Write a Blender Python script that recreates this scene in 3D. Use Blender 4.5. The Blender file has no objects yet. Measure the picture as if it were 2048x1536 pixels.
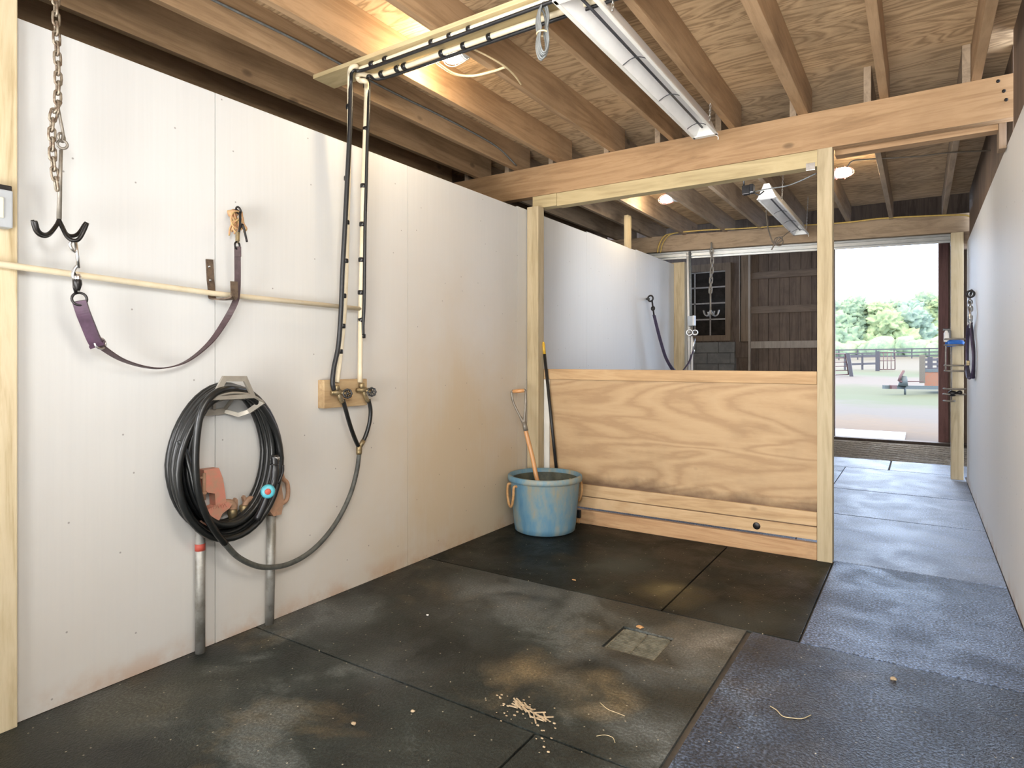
import bpy, bmesh, math, random
from mathutils import Vector, Matrix, noise
random.seed(7)
SC = bpy.context.scene
COL = SC.collection
V = Vector
PI = math.pi

# ------------------------------------------------------------------ materials
def newmat(name):
    m = bpy.data.materials.new(name); m.use_nodes = True
    nt = m.node_tree; b = nt.nodes['Principled BSDF']
    return m, nt, b
def nd(nt, t, **kw):
    n = nt.nodes.new(t)
    for k, v in kw.items():
        if k in n.inputs: n.inputs[k].default_value = v
        else: setattr(n, k, v)
    return n
def ramp(nt, stops, fac):
    r = nt.nodes.new('ShaderNodeValToRGB'); e = r.color_ramp.elements
    while len(e) > 1: e.remove(e[-1])
    e[0].position = stops[0][0]; e[0].color = (*stops[0][1], 1)
    for p, c in stops[1:]:
        x = e.new(p); x.color = (*c, 1)
    nt.links.new(fac, r.inputs[0]); return r.outputs[0]
def coords(nt, scale=(1, 1, 1), rand=True):
    tc = nt.nodes.new('ShaderNodeTexCoord'); mp = nt.nodes.new('ShaderNodeMapping')
    mp.inputs['Scale'].default_value = scale
    src = tc.outputs['Object']
    if rand:
        oi = nt.nodes.new('ShaderNodeObjectInfo'); a = nt.nodes.new('ShaderNodeVectorMath'); a.operation = 'ADD'
        ml = nt.nodes.new('ShaderNodeMath'); ml.operation = 'MULTIPLY'; ml.inputs[1].default_value = 37.0
        nt.links.new(oi.outputs['Random'], ml.inputs[0]); nt.links.new(src, a.inputs[0]); nt.links.new(ml.outputs[0], a.inputs[1])
        src = a.outputs[0]
    nt.links.new(src, mp.inputs[0]); return mp.outputs[0]
def noise_t(nt, vec, scale, detail=4, rough=.55, dist=0):
    n = nd(nt, 'ShaderNodeTexNoise', Scale=scale, Detail=detail, Roughness=rough, Distortion=dist)
    nt.links.new(vec, n.inputs['Vector']); return n.outputs[0]
def mixc(nt, fac, a, b, mode='MIX'):
    m = nt.nodes.new('ShaderNodeMix'); m.data_type = 'RGBA'; m.blend_type = mode
    for s, v in ((m.inputs[0], fac), (m.inputs[6], a), (m.inputs[7], b)):
        if hasattr(v, 'is_linked') or hasattr(v, 'links'): nt.links.new(v, s)
        elif isinstance(v, (int, float)): s.default_value = v
        else: s.default_value = (*v, 1)
    return m.outputs[2]
def mth(nt, op, a, b=None, c=None, clamp=False):
    m = nt.nodes.new('ShaderNodeMath'); m.operation = op; m.use_clamp = clamp
    for i, v in enumerate((a, b, c)):
        if v is None: continue
        if isinstance(v, (int, float)): m.inputs[i].default_value = v
        else: nt.links.new(v, m.inputs[i])
    return m.outputs[0]
def bump(nt, b, h, strength=.3, dist=.01):
    n = nd(nt, 'ShaderNodeBump', Strength=strength, Distance=dist)
    nt.links.new(h, n.inputs['Height']); nt.links.new(n.outputs[0], b.inputs['Normal'])
def lin(r, g, b):
    f = lambda c: (c/255/12.92 if c/255 <= .04045 else ((c/255+.055)/1.055)**2.4)
    return (f(r), f(g), f(b))

def wood(name, light, mid, dark, axis='y', rough=.75, fine=26, stain=.35, stainc=(.12, .07, .04), knots=True):
    m, nt, b = newmat(name)
    s = {'x': (.09, 1, 1), 'y': (1, .09, 1), 'z': (1, 1, .09)}[axis]
    v = coords(nt, s)
    n1 = noise_t(nt, v, fine*.45, 3, .6, 1.6)
    n2 = noise_t(nt, v, fine*2.2, 4, .7, .4)
    f = mth(nt, 'ADD', mth(nt, 'MULTIPLY', n1, .72), mth(nt, 'MULTIPLY', n2, .28))
    c = ramp(nt, [(.30, dark), (.46, mid), (.56, light), (.72, mid)], f)
    v2 = coords(nt, (1, 1, 1))
    st = noise_t(nt, v2, 2.3, 5, .62)
    sf = ramp(nt, [(.50, (0, 0, 0)), (.75, (1, 1, 1))], st)
    c = mixc(nt, mth(nt, 'MULTIPLY', sf, stain), c, stainc)
    if knots:
        ks = {'x': (.55, 1, 1), 'y': (1, .55, 1), 'z': (1, 1, .55)}[axis]
        vo = nd(nt, 'ShaderNodeTexVoronoi', Scale=3.1); nt.links.new(coords(nt, ks), vo.inputs['Vector'])
        kf = ramp(nt, [(.0, (1, 1, 1)), (.045, (.75, .75, .75)), (.075, (0, 0, 0))], vo.outputs['Distance'])
        c = mixc(nt, mth(nt, 'MULTIPLY', kf, .8), c, tuple(x*.45 for x in dark))
    nt.links.new(c, b.inputs['Base Color']); b.inputs['Roughness'].default_value = rough
    bump(nt, b, f, .25, .004); return m
def plain(name, col, rough=.5, metal=0., var=.15, scale=30, coat=0, spec=.5):
    m, nt, b = newmat(name)
    n = noise_t(nt, coords(nt), scale, 4, .6)
    c = ramp(nt, [(.3, tuple(x*(1-var) for x in col)), (.7, tuple(min(1, x*(1+var)) for x in col))], n)
    nt.links.new(c, b.inputs['Base Color']); b.inputs['Roughness'].default_value = rough
    b.inputs['Metallic'].default_value = metal; b.inputs['Coat Weight'].default_value = coat
    b.inputs['Specular IOR Level'].default_value = spec
    return m
def twotone(name, c1, c2, scale=12, rough=.6, metal=0., lo=.42, hi=.6, bmp=.15):
    m, nt, b = newmat(name)
    n = noise_t(nt, coords(nt), scale, 6, .65)
    c = ramp(nt, [(lo, c1), (hi, c2)], n)
    nt.links.new(c, b.inputs['Base Color']); b.inputs['Roughness'].default_value = rough; b.inputs['Metallic'].default_value = metal
    bump(nt, b, n, bmp, .003); return m
def glow(name, col, strength):
    m, nt, b = newmat(name)
    n = noise_t(nt, coords(nt), 6, 2)
    c = ramp(nt, [(.2, col), (.8, tuple(min(1, x*1.05) for x in col))], n)
    nt.links.new(c, b.inputs['Base Color']); nt.links.new(c, b.inputs['Emission Color']); b.inputs['Emission Strength'].default_value = strength
    return m

M = {}
OUT = .21                                            # outdoor paints are kept dull: the sky is bright
def od(c): return tuple(x*OUT for x in c)
M['joist'] = wood('joist_wood', (.40, .26, .145), (.33, .21, .112), (.235, .142, .075), 'y', stain=.38, stainc=(.15, .085, .043))
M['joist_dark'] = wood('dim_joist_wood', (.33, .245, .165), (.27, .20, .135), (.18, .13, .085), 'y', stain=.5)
M['beam'] = wood('beam_wood', (.42, .265, .14), (.355, .215, .108), (.25, .145, .07), 'x', stain=.3, stainc=(.2, .11, .05))
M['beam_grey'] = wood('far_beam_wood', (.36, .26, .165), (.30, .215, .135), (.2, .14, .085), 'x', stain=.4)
M['pale_x'] = wood('treated_rail_wood', (.52, .42, .235), (.46, .365, .20), (.36, .28, .145), 'x', stain=.3, stainc=(.38, .3, .16))
M['pale_z'] = wood('treated_post_wood', (.50, .41, .265), (.44, .355, .22), (.31, .245, .14), 'z', stain=.3, stainc=(.40, .31, .17))
M['yellow_z'] = wood('yellow_pine_post_wood', (.66, .56, .38), (.60, .50, .32), (.43, .33, .18), 'z', fine=34, stain=.12, stainc=(.5, .36, .18))
M['rail_x'] = wood('oak_rail_wood', (.55, .37, .20), (.48, .31, .16), (.36, .22, .105), 'x', stain=.25, stainc=(.3, .19, .1))
M['plank_x'] = wood('plank_wood', (.60, .42, .24), (.53, .355, .19), (.38, .235, .115), 'x', stain=.3, stainc=(.22, .13, .07))
M['plank_low'] = wood('soiled_plank_wood', (.54, .34, .18), (.46, .27, .135), (.3, .16, .075), 'x', stain=.75, stainc=(.10, .06, .035))
M['block'] = wood('block_wood', (.50, .36, .20), (.43, .295, .155), (.31, .2, .1), 'y', stain=.4)
M['barn_dark'] = wood('weathered_board_wood', (.21, .145, .10), (.165, .112, .078), (.10, .068, .048), 'z', stain=.5, stainc=(.05, .035, .026))
M['barn_x'] = wood('weathered_girt_wood', (.25, .18, .125), (.2, .14, .098), (.13, .09, .062), 'x', stain=.4, stainc=(.08, .055, .04))
M['trim_brown'] = wood('brown_trim_wood', (.27, .185, .115), (.225, .15, .09), (.15, .098, .058), 'z', stain=.4)
M['grey_trim'] = wood('pale_trim_wood', (.5, .42, .33), (.44, .36, .28), (.33, .26, .2), 'z', stain=.3)
M['red_jamb'] = wood('dark_red_jamb_wood', (.21, .10, .085), (.165, .078, .066), (.1, .048, .042), 'z', stain=.4)

# plywood of the partition: big flowing figure
def plywood(name, light, mid, dark, scl, contrast=1.0, stain=.2, soil=False):
    m, nt, b = newmat(name)
    v = coords(nt, scl, False)
    n = noise_t(nt, v, 2.6, 2, .45, 1.0)
    w = nd(nt, 'ShaderNodeMath', operation='PINGPONG'); nt.links.new(mth(nt, 'MULTIPLY', n, 9.0), w.inputs[0]); w.inputs[1].default_value = .5
    fine = noise_t(nt, v, 40, 4, .7, .3)
    f = mth(nt, 'ADD', mth(nt, 'MULTIPLY', w.outputs[0], 1.3), mth(nt, 'MULTIPLY', mth(nt, 'SUBTRACT', fine, .5), .8))
    c = ramp(nt, [(.05, dark), (.30, mid), (.62, light)], f)
    st = noise_t(nt, coords(nt, (1, 1, 1), False), 1.7, 6, .65)
    c = mixc(nt, mth(nt, 'MULTIPLY', ramp(nt, [(.5, (0, 0, 0)), (.72, (1, 1, 1))], st), stain), c, tuple(x*.35 for x in dark))
    vo = nd(nt, 'ShaderNodeTexVoronoi', Scale=3.0); nt.links.new(coords(nt, (.8, 1, 1), False), vo.inputs['Vector'])
    c = mixc(nt, mth(nt, 'MULTIPLY', ramp(nt, [(.0, (1, 1, 1)), (.04, (.6, .6, .6)), (.07, (0, 0, 0))], vo.outputs['Distance']), .6), c, tuple(x*.4 for x in dark))
    if soil:
        gp = nt.nodes.new('ShaderNodeNewGeometry'); sp = nt.nodes.new('ShaderNodeSeparateXYZ'); nt.links.new(gp.outputs['Position'], sp.inputs[0])
        bl = mth(nt, 'ADD', mth(nt, 'MULTIPLY', mth(nt, 'SUBTRACT', .375, sp.outputs[2]), 13.0), mth(nt, 'MULTIPLY', mth(nt, 'SUBTRACT', st, .5), 3.0), clamp=True)
        c = mixc(nt, mth(nt, 'MULTIPLY', bl, .85), c, (.11, .062, .035))
    nt.links.new(c, b.inputs['Base Color']); b.inputs['Roughness'].default_value = .75
    bump(nt, b, f, .15, .003); return m
M['ply'] = plywood('partition_plywood', (.50, .345, .195), (.46, .31, .17), (.395, .255, .138), (.20, 1, 1.2), 1, .2, True)
M['ceil'] = plywood('subfloor_plywood', (.58, .41, .24), (.49, .34, .195), (.33, .22, .12), (.5, 2.4, 1), 1, .55)

# white painted wall panels with grime
def wallmat(name, base, grime, amt, right=False):
    m, nt, b = newmat(name)
    tc = nt.nodes.new('ShaderNodeTexCoord'); P = tc.outputs['Object']
    sx = nt.nodes.new('ShaderNodeSeparateXYZ'); nt.links.new(P, sx.inputs[0]); y, z = sx.outputs[1], sx.outputs[2]
    mp = nt.nodes.new('ShaderNodeMapping'); mp.inputs['Scale'].default_value = (1, 22, .5); nt.links.new(P, mp.inputs[0])
    streak = noise_t(nt, mp.outputs[0], 3.0, 5, .65)
    big = noise_t(nt, P, 1.3, 5, .6, .4)
    c = ramp(nt, [(.3, tuple(x*.97 for x in base)), (.7, tuple(min(1, x*1.01) for x in base))], streak)
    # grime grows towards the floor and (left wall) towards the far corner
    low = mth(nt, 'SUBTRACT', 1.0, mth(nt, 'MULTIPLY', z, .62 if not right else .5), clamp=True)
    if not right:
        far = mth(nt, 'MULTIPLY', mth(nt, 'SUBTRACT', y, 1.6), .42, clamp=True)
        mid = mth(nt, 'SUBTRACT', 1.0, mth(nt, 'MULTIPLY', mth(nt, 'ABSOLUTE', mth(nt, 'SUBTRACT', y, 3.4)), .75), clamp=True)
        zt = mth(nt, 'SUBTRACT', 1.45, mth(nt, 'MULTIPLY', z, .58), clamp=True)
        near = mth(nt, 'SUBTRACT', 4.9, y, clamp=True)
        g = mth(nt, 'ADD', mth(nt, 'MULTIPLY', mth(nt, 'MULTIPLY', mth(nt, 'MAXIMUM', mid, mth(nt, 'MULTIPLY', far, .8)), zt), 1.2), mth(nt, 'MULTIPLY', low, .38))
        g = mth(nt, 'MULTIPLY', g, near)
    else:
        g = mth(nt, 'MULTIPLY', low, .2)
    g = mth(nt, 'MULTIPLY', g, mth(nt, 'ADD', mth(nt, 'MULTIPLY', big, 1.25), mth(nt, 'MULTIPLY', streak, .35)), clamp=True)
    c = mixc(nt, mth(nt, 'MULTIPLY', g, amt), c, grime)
    # rusty lower rim
    rim = mth(nt, 'SUBTRACT', 1.0, mth(nt, 'MULTIPLY', z, 9.0), clamp=True)
    rn = mth(nt, 'MULTIPLY', rim, ramp(nt, [(.42, (0, 0, 0)), (.62, (1, 1, 1))], noise_t(nt, P, 5, 5, .6)))
    c = mixc(nt, mth(nt, 'MULTIPLY', rn, .55), c, (.42, .22, .1))
    # nail heads and scuffs
    cb = nt.nodes.new('ShaderNodeCombineXYZ'); nt.links.new(y, cb.inputs[0]); nt.links.new(z, cb.inputs[1])
    vo = nd(nt, 'ShaderNodeTexVoronoi', voronoi_dimensions='2D', Scale=4.6); nt.links.new(cb.outputs[0], vo.inputs['Vector'])
    nf = ramp(nt, [(.0, (1, 1, 1)), (.014, (.8, .8, .8)), (.020, (0, 0, 0))], vo.outputs['Distance'])
    cs = nt.nodes.new('ShaderNodeSeparateColor'); nt.links.new(vo.outputs['Color'], cs.inputs[0]); nf = mth(nt, 'MULTIPLY', nf, mth(nt, 'GREATER_THAN', cs.outputs[0], .55))
    c = mixc(nt, mth(nt, 'MULTIPLY', nf, .7), c, (.12, .1, .09))
    nt.links.new(c, b.inputs['Base Color']); b.inputs['Roughness'].default_value = .6
    bump(nt, b, streak, .07, .003)
    return m
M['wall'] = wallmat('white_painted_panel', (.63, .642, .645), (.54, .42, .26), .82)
M['wall_r'] = wallmat('greyish_white_panel', (.74, .74, .73), (.5, .42, .33), .5, True)

# rubber mats
def rubber(name, deep, tint, dusty, ochre=.5, pale=None, bmp=.45, spec=.35, sparkle=0., blobs=(), rr=(.34, .54)):
    m, nt, b = newmat(name)
    g = nt.nodes.new('ShaderNodeNewGeometry'); P = g.outputs['Position']
    big = noise_t(nt, P, 1.25, 5, .6, .6); med = noise_t(nt, P, 3.6, 6, .62, .4); fine = noise_t(nt, P, 210, 2, .6)
    f = mth(nt, 'ADD', mth(nt, 'MULTIPLY', big, .66), mth(nt, 'MULTIPLY', med, .34))
    c = ramp(nt, [(.38, deep), (.465, tint), (.53, tuple(x*1.9 for x in tint)), (.60, dusty)], f)
    oc = ramp(nt, [(.55, (0, 0, 0)), (.66, (1, 1, 1))], noise_t(nt, P, 2.4, 6, .6, .8))
    c = mixc(nt, mth(nt, 'MULTIPLY', oc, ochre), c, (.185, .13, .06))
    if pale: c = mixc(nt, mth(nt, 'MULTIPLY', ramp(nt, [(.38, (1, 1, 1)), (.62, (0, 0, 0))], med), .6), c, pale)  # pale patches of reflected sky painted into the colour
    if blobs:                                       # dust and clay dried on in patches
        wv = nd(nt, 'ShaderNodeTexNoise', Scale=3.2, Detail=4.0); nt.links.new(P, wv.inputs['Vector'])
        vm = nt.nodes.new('ShaderNodeVectorMath'); vm.operation = 'MULTIPLY_ADD'; nt.links.new(wv.outputs['Color'], vm.inputs[0]); vm.inputs[1].default_value = (.42, .42, 0)
        sb = nt.nodes.new('ShaderNodeVectorMath'); sb.operation = 'SUBTRACT'; nt.links.new(P, sb.inputs[0]); sb.inputs[1].default_value = (.21, .21, 0); nt.links.new(sb.outputs[0], vm.inputs[2])
        for bx_, by_, br, col, st in blobs:
            dn = nt.nodes.new('ShaderNodeVectorMath'); dn.operation = 'DISTANCE'; nt.links.new(vm.outputs[0], dn.inputs[0]); dn.inputs[1].default_value = (bx_, by_, 0)
            k = mth(nt, 'SUBTRACT', 1.0, mth(nt, 'DIVIDE', dn.outputs[1 if dn.outputs[0].type == 'VECTOR' else 0], br), clamp=True)
            k = mth(nt, 'MULTIPLY', mth(nt, 'MULTIPLY', k, mth(nt, 'ADD', .12, mth(nt, 'MULTIPLY', mth(nt, 'SUBTRACT', med, .36), 4.2, clamp=True))), st, clamp=True)
            c = mixc(nt, k, c, col)
    c = mixc(nt, mth(nt, 'MULTIPLY', ramp(nt, [(.45, (0, 0, 0)), (.7, (1, 1, 1))], fine), .55), c, tuple(x*2.2+.012 for x in tint))
    sp = nd(nt, 'ShaderNodeTexVoronoi', voronoi_dimensions='2D', Scale=7.5); nt.links.new(P, sp.inputs['Vector'])
    c = mixc(nt, ramp(nt, [(.0, (1, 1, 1)), (.018, (1, 1, 1)), (.024, (0, 0, 0))], sp.outputs['Distance']), c, (.42, .37, .27))
    peb = nd(nt, 'ShaderNodeTexNoise', Scale=95.0, Detail=2.0, Roughness=.6); nt.links.new(P, peb.inputs['Vector'])
    if sparkle: c = mixc(nt, sparkle, c, ramp(nt, [(.36, (.05, .05, .05)), (.52, (.75, .78, .82)), (.64, (2.0, 2.1, 2.3))], peb.outputs[0]), 'MULTIPLY')  # light and dark speckle painted in as glints on the pebbling
    nt.links.new(c, b.inputs['Base Color'])
    nt.links.new(ramp(nt, [(.40, (rr[0],)*3), (.60, (rr[1],)*3)], med), b.inputs['Roughness']); b.inputs['Specular IOR Level'].default_value = spec
    h = mth(nt, 'ADD', peb.outputs[0], mth(nt, 'MULTIPLY', fine, .4))
    bump(nt, b, h, bmp, .0055)
    return m
GREY, CLAY, SOOT = (.135, .142, .135), (.24, .17, .085), (.006, .007, .006)
DUST = [(*p_[:2], r_, c_, k_) for p_, r_, c_, k_ in (
    ((-1.859,2.798,0.000), .50, GREY, 1.1), ((-0.782,2.828,0.000), .34, (.22, .20, .165), 1.3), ((-0.873,2.498,0.000), .25, GREY, 1.1), ((-2.478,2.079,0.000), .34, GREY, .9), ((-1.798,1.892,0.000), .28, GREY, .8),
    ((-0.697,1.995,0.000), .26, GREY, 1.0), ((-1.335,2.195,0.000), .20, CLAY, 1.2), ((-1.006,2.138,0.000), .22, CLAY, 1.1), ((-1.180,2.482,0.000), .22, GREY, .7), ((-1.743,2.113,0.000), .45, SOOT, 1.1), ((-1.191,2.315,0.000), .22, SOOT, .9),
    ((-0.712,2.310,0.000), .28, SOOT, .9), ((-2.318,1.180,0.000), .45, (.075, .07, .05), 1.0), ((-2.472,2.485,0.000), .28, SOOT, .9))]
CORNER = [(*p_[:2], r_, c_, k_) for p_, r_, c_, k_ in (((-1.154,3.303,0.000), .26, (.16, .125, .06), 1.0), ((-1.540,3.594,0.000), .40, (.055, .06, .05), 1.0), ((-2.316,3.201,0.000), .25, (.05, .05, .045), .8), ((-0.728,3.152,0.000), .30, (.05, .05, .042), .9))]
M['rubber'] = rubber('wash_bay_rubber', (.0035, .0045, .0035), (.0135, .016, .0135), (.10, .107, .098), .30, None, .6, .32, .35, DUST)
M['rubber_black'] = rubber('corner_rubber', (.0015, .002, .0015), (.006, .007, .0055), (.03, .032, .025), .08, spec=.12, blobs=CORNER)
M['rubber_lane_sheen'] = rubber('sheen_lane_rubber', (.010, .013, .018), (.026, .034, .050), (.11, .14, .19), .18, None, 1.0, .55, .8)  # bluish sky sheen and glints put into the base colour
M['rubber_sheen'] = rubber('sky_sheen_lane_rubber', (.02, .028, .045), (.05, .068, .105), (.16, .21, .31), .0, (.16, .21, .33), 1.0, .7, .9)  # stronger blue sky sheen painted into the colour
M['rubber_far_sheen'] = rubber('sky_sheen_far_rubber', (.10, .13, .19), (.15, .19, .27), (.26, .32, .43), .0, (.36, .43, .56), .3, .55, .35, (), (.46, .54))  # pale blue daylight reflection painted into the base colour

M['black'] = plain('black_rubber', (.012, .012, .013), .42, 0, .3, 40)
M['hose'] = plain('black_hose_rubber', (.006, .007, .007), .34, 0, .45, 25, spec=.6)
M['hose_grey'] = plain('dusty_hose_rubber', (.075, .078, .07), .5, 0, .45, 25)
M['blackplastic'] = plain('black_plastic', (.01, .01, .011), .3, 0, .2, 20)
M['steel'] = plain('bright_steel', (.62, .62, .62), .28, 1, .15, 40)
M['galv'] = twotone('galvanised_pipe', (.40, .39, .36), (.26, .25, .22), 14, .5, .55)
M['rusty'] = twotone('rusty_brown_steel', (.16, .115, .08), (.09, .062, .045), 30, .6, .45)
M['rustchain'] = twotone('rusty_chain_steel', (.30, .26, .20), (.17, .12, .085), 60, .5, .6)
M['darkiron'] = plain('dark_iron', (.03, .028, .028), .38, .75, .3, 30)
M['grey_iron'] = plain('grey_iron', (.26, .235, .2), .5, .5, .2, 25)
M['brass'] = twotone('aged_brass', (.33, .25, .13), (.2, .16, .1), 40, .45, .7)
M['redcast'] = twotone('faded_red_casting', (.60, .24, .17), (.48, .27, .18), 22, .6)
M['rust_cast'] = twotone('rusty_casting', (.42, .24, .15), (.32, .2, .13), 25, .65)
M['redpaint'] = plain('bright_red_paint', (.46, .075, .05), .55)
M['cream'] = plain('cream_plastic', (.66, .57, .40), .45, 0, .08, 10)
M['pvc'] = twotone('cream_pvc_pipe', (.74, .66, .50), (.62, .53, .36), 6, .42, 0, .35, .7, .03)
M['pvc_w'] = plain('white_pvc', (.78, .75, .70), .4, 0, .08, 10)
M['strap'] = plain('dark_brown_leather', (.060, .036, .040), .55, 0, .3, 40)
M['strap_purple'] = plain('purple_webbing', (.05, .036, .075), .55, 0, .3, 40)
M['pad'] = plain('plum_padding', (.062, .030, .055), .5, 0, .3, 25)
M['twine'] = twotone('orange_baling_twine', (.52, .27, .15), (.42, .30, .12), 60, .8)
M['hanger'] = plain('grey_cast_aluminium', (.36, .33, .28), .42, .45, .12, 20)
M['bluedial'] = plain('turquoise_plastic', (.08, .38, .46), .35, 0, .15, 20)
def tubmat():
    m, nt, b = newmat('blue_tub_plastic')
    v = coords(nt, (1, 1, .35), False)
    n = noise_t(nt, v, 9, 6, .68); n2 = noise_t(nt, v, 3, 4, .6)
    c = ramp(nt, [(.36, (.07, .19, .31)), (.47, (.12, .255, .36)), (.54, (.20, .29, .32)), (.62, (.33, .30, .21))], mth(nt, 'ADD', mth(nt, 'MULTIPLY', n, .6), mth(nt, 'MULTIPLY', n2, .4)))
    nt.links.new(c, b.inputs['Base Color']); b.inputs['Roughness'].default_value = .5; return m
M['tub'] = tubmat()
M['tub_in'] = twotone('soiled_tub_inside', (.045, .055, .045), (.10, .10, .07), 8, .6)
M['rope'] = twotone('orange_rope', (.56, .32, .14), (.45, .24, .09), 40, .75)
M['ash'] = wood('varnished_ash_handle', (.62, .33, .14), (.55, .27, .11), (.38, .18, .07), 'z', .35, knots=False, stain=.2)
M['yellowcap'] = plain('yellow_plastic', (.62, .38, .04), .4)
M['white'] = plain('white_enamel', (.78, .77, .73), .4, 0, .06, 8)
M['reflect'] = plain('reflector_sheet', (.88, .87, .86), .35, .05, .06, 5)
M['heat_dark'] = plain('dark_element', (.05, .05, .055), .4, .5)
M['grey_cord'] = plain('grey_cord', (.16, .17, .17), .5, 0, .25, 40)
M['yellow_cord'] = plain('yellow_cable', (.55, .38, .10), .5)
M['pale_cord'] = plain('pale_cable', (.62, .5, .3), .5)
M['brown_cord'] = plain('brown_cord', (.10, .08, .06), .6)
M['bulb'] = glow('lit_bulb_glass', (1.0, .93, .80), 9)
M['bulb_far'] = glow('lit_bulb_glass_far', (1.0, .96, .88), 14)
M['globe_red'] = plain('red_guard_paint', (.65, .16, .12), .45)
M['greybox'] = plain('grey_box_metal', (.42, .45, .48), .45, .1, .08, 10)
M['plate'] = plain('cream_cover_plate', (.75, .70, .55), .4, 0, .05, 8)
M['grate'] = twotone('weathered_grate', (.22, .21, .16), (.12, .115, .085), 40, .55, .3)
M['mesh'] = twotone('expanded_mesh', (.34, .30, .25), (.2, .175, .15), 30, .7)
M['glass'] = plain('dark_dusty_glass', (.035, .028, .022), .15, 0, .4, 8)
M['muntin'] = plain('grey_muntin_paint', (.42, .36, .30), .6)
M['concrete_block'] = twotone('dim_grey_blockwork', (.26, .24, .21), (.2, .185, .165), 6, .85)
M['blue'] = plain('bright_blue_plastic', (.035, .16, .55), .4)
M['track'] = plain('galvanised_track', (.45, .45, .43), .4, .6, .1, 10)
M['straw'] = plain('dry_straw', (.55, .45, .27), .8)
M['chip'] = twotone('pale_wood_chip', (.52, .40, .26), (.36, .27, .17), 60, .8)
# outdoors: distance haze is put into the gate, fence and tree colours
M['haze_gate'] = plain('hazy_red_paint', od((.36, .17, .16)), .6)
M['haze_post'] = plain('grey_purple_post', od((.20, .18, .20)), .8)
M['haze_rail'] = plain('hazy_rail', od((.23, .205, .22)), .8)
M['orange'] = twotone('orange_trailer_paint', od((.85, .28, .09)), od((.7, .32, .15)), 12, .6)
M['teal'] = plain('pale_teal_frame_paint', od((.22, .27, .26)), .6)
M['tan'] = plain('tan_trailer_post', od((.38, .31, .22)), .7)
def groundmat():
    m, nt, b = newmat('yard_ground')
    g = nt.nodes.new('ShaderNodeNewGeometry'); P = g.outputs['Position']
    sx = nt.nodes.new('ShaderNodeSeparateXYZ'); nt.links.new(P, sx.inputs[0])
    wob = noise_t(nt, P, .35, 4, .6)
    yy = mth(nt, 'ADD', sx.outputs[1], mth(nt, 'ADD', mth(nt, 'MULTIPLY', mth(nt, 'SUBTRACT', wob, .5), 7.0), mth(nt, 'MULTIPLY', sx.outputs[0], .55)))
    t = mth(nt, 'DIVIDE', yy, 130.0)
    sand, grass, dirt, tan = od((.34, .25, .185)), od((.19, .25, .075)), od((.36, .285, .23)), od((.36, .305, .20))
    grey = od((.30, .26, .235))
    c = ramp(nt, [(.085, sand), (.105, od((.42, .28, .16))), (.12, grey), (.148, grey), (.165, grass), (.225, od((.22, .25, .09))), (.25, dirt), (.31, dirt), (.345, od((.19, .26, .075))), (.40, od((.27, .27, .11))), (.44, tan), (.8, tan), (.9, grass)], t)
    c = mixc(nt, .3, c, ramp(nt, [(.3, (.5, .5, .5)), (.7, (1, 1, 1))], noise_t(nt, P, 6, 5, .7)), 'MULTIPLY')
    nt.links.new(c, b.inputs['Base Color']); b.inputs['Roughness'].default_value = .95; return m
M['ground'] = groundmat()
def leafmat(name, a, bb, c3):
    m, nt, b = newmat(name)
    g = nt.nodes.new('ShaderNodeNewGeometry')
    n = noise_t(nt, g.outputs['Position'], 1.1, 8, .8)
    c = ramp(nt, [(.32, a), (.5, tuple(x*1.05 for x in bb)), (.66, tuple(x*1.1 for x in c3))], n)
    nt.links.new(c, b.inputs['Base Color']); b.inputs['Roughness'].default_value = .9
    bump(nt, b, noise_t(nt, g.outputs['Position'], 2.5, 5, .7), .35, .3); return m
M['leaf'] = [leafmat('hazy_green_foliage', (0.111, 0.156, 0.111), (0.169, 0.221, 0.130), (0.247, 0.293, 0.156)),
             leafmat('hazy_bluegreen_foliage', (0.111, 0.150, 0.124), (0.163, 0.215, 0.156), (0.221, 0.273, 0.169)),
             leafmat('hazy_yellowgreen_foliage', (0.130, 0.176, 0.098), (0.208, 0.254, 0.117), (0.299, 0.305, 0.143))]
M['bark'] = plain('hazy_bark', (.25, .22, .19), .9)
M['dirt'] = twotone('dirt_base', (.10, .08, .06), (.06, .05, .04), 5, .95)
M['darkvoid'] = wood('shadowed_barn_board', (.09, .065, .05), (.07, .05, .038), (.045, .032, .025), 'z', stain=.3)

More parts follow.
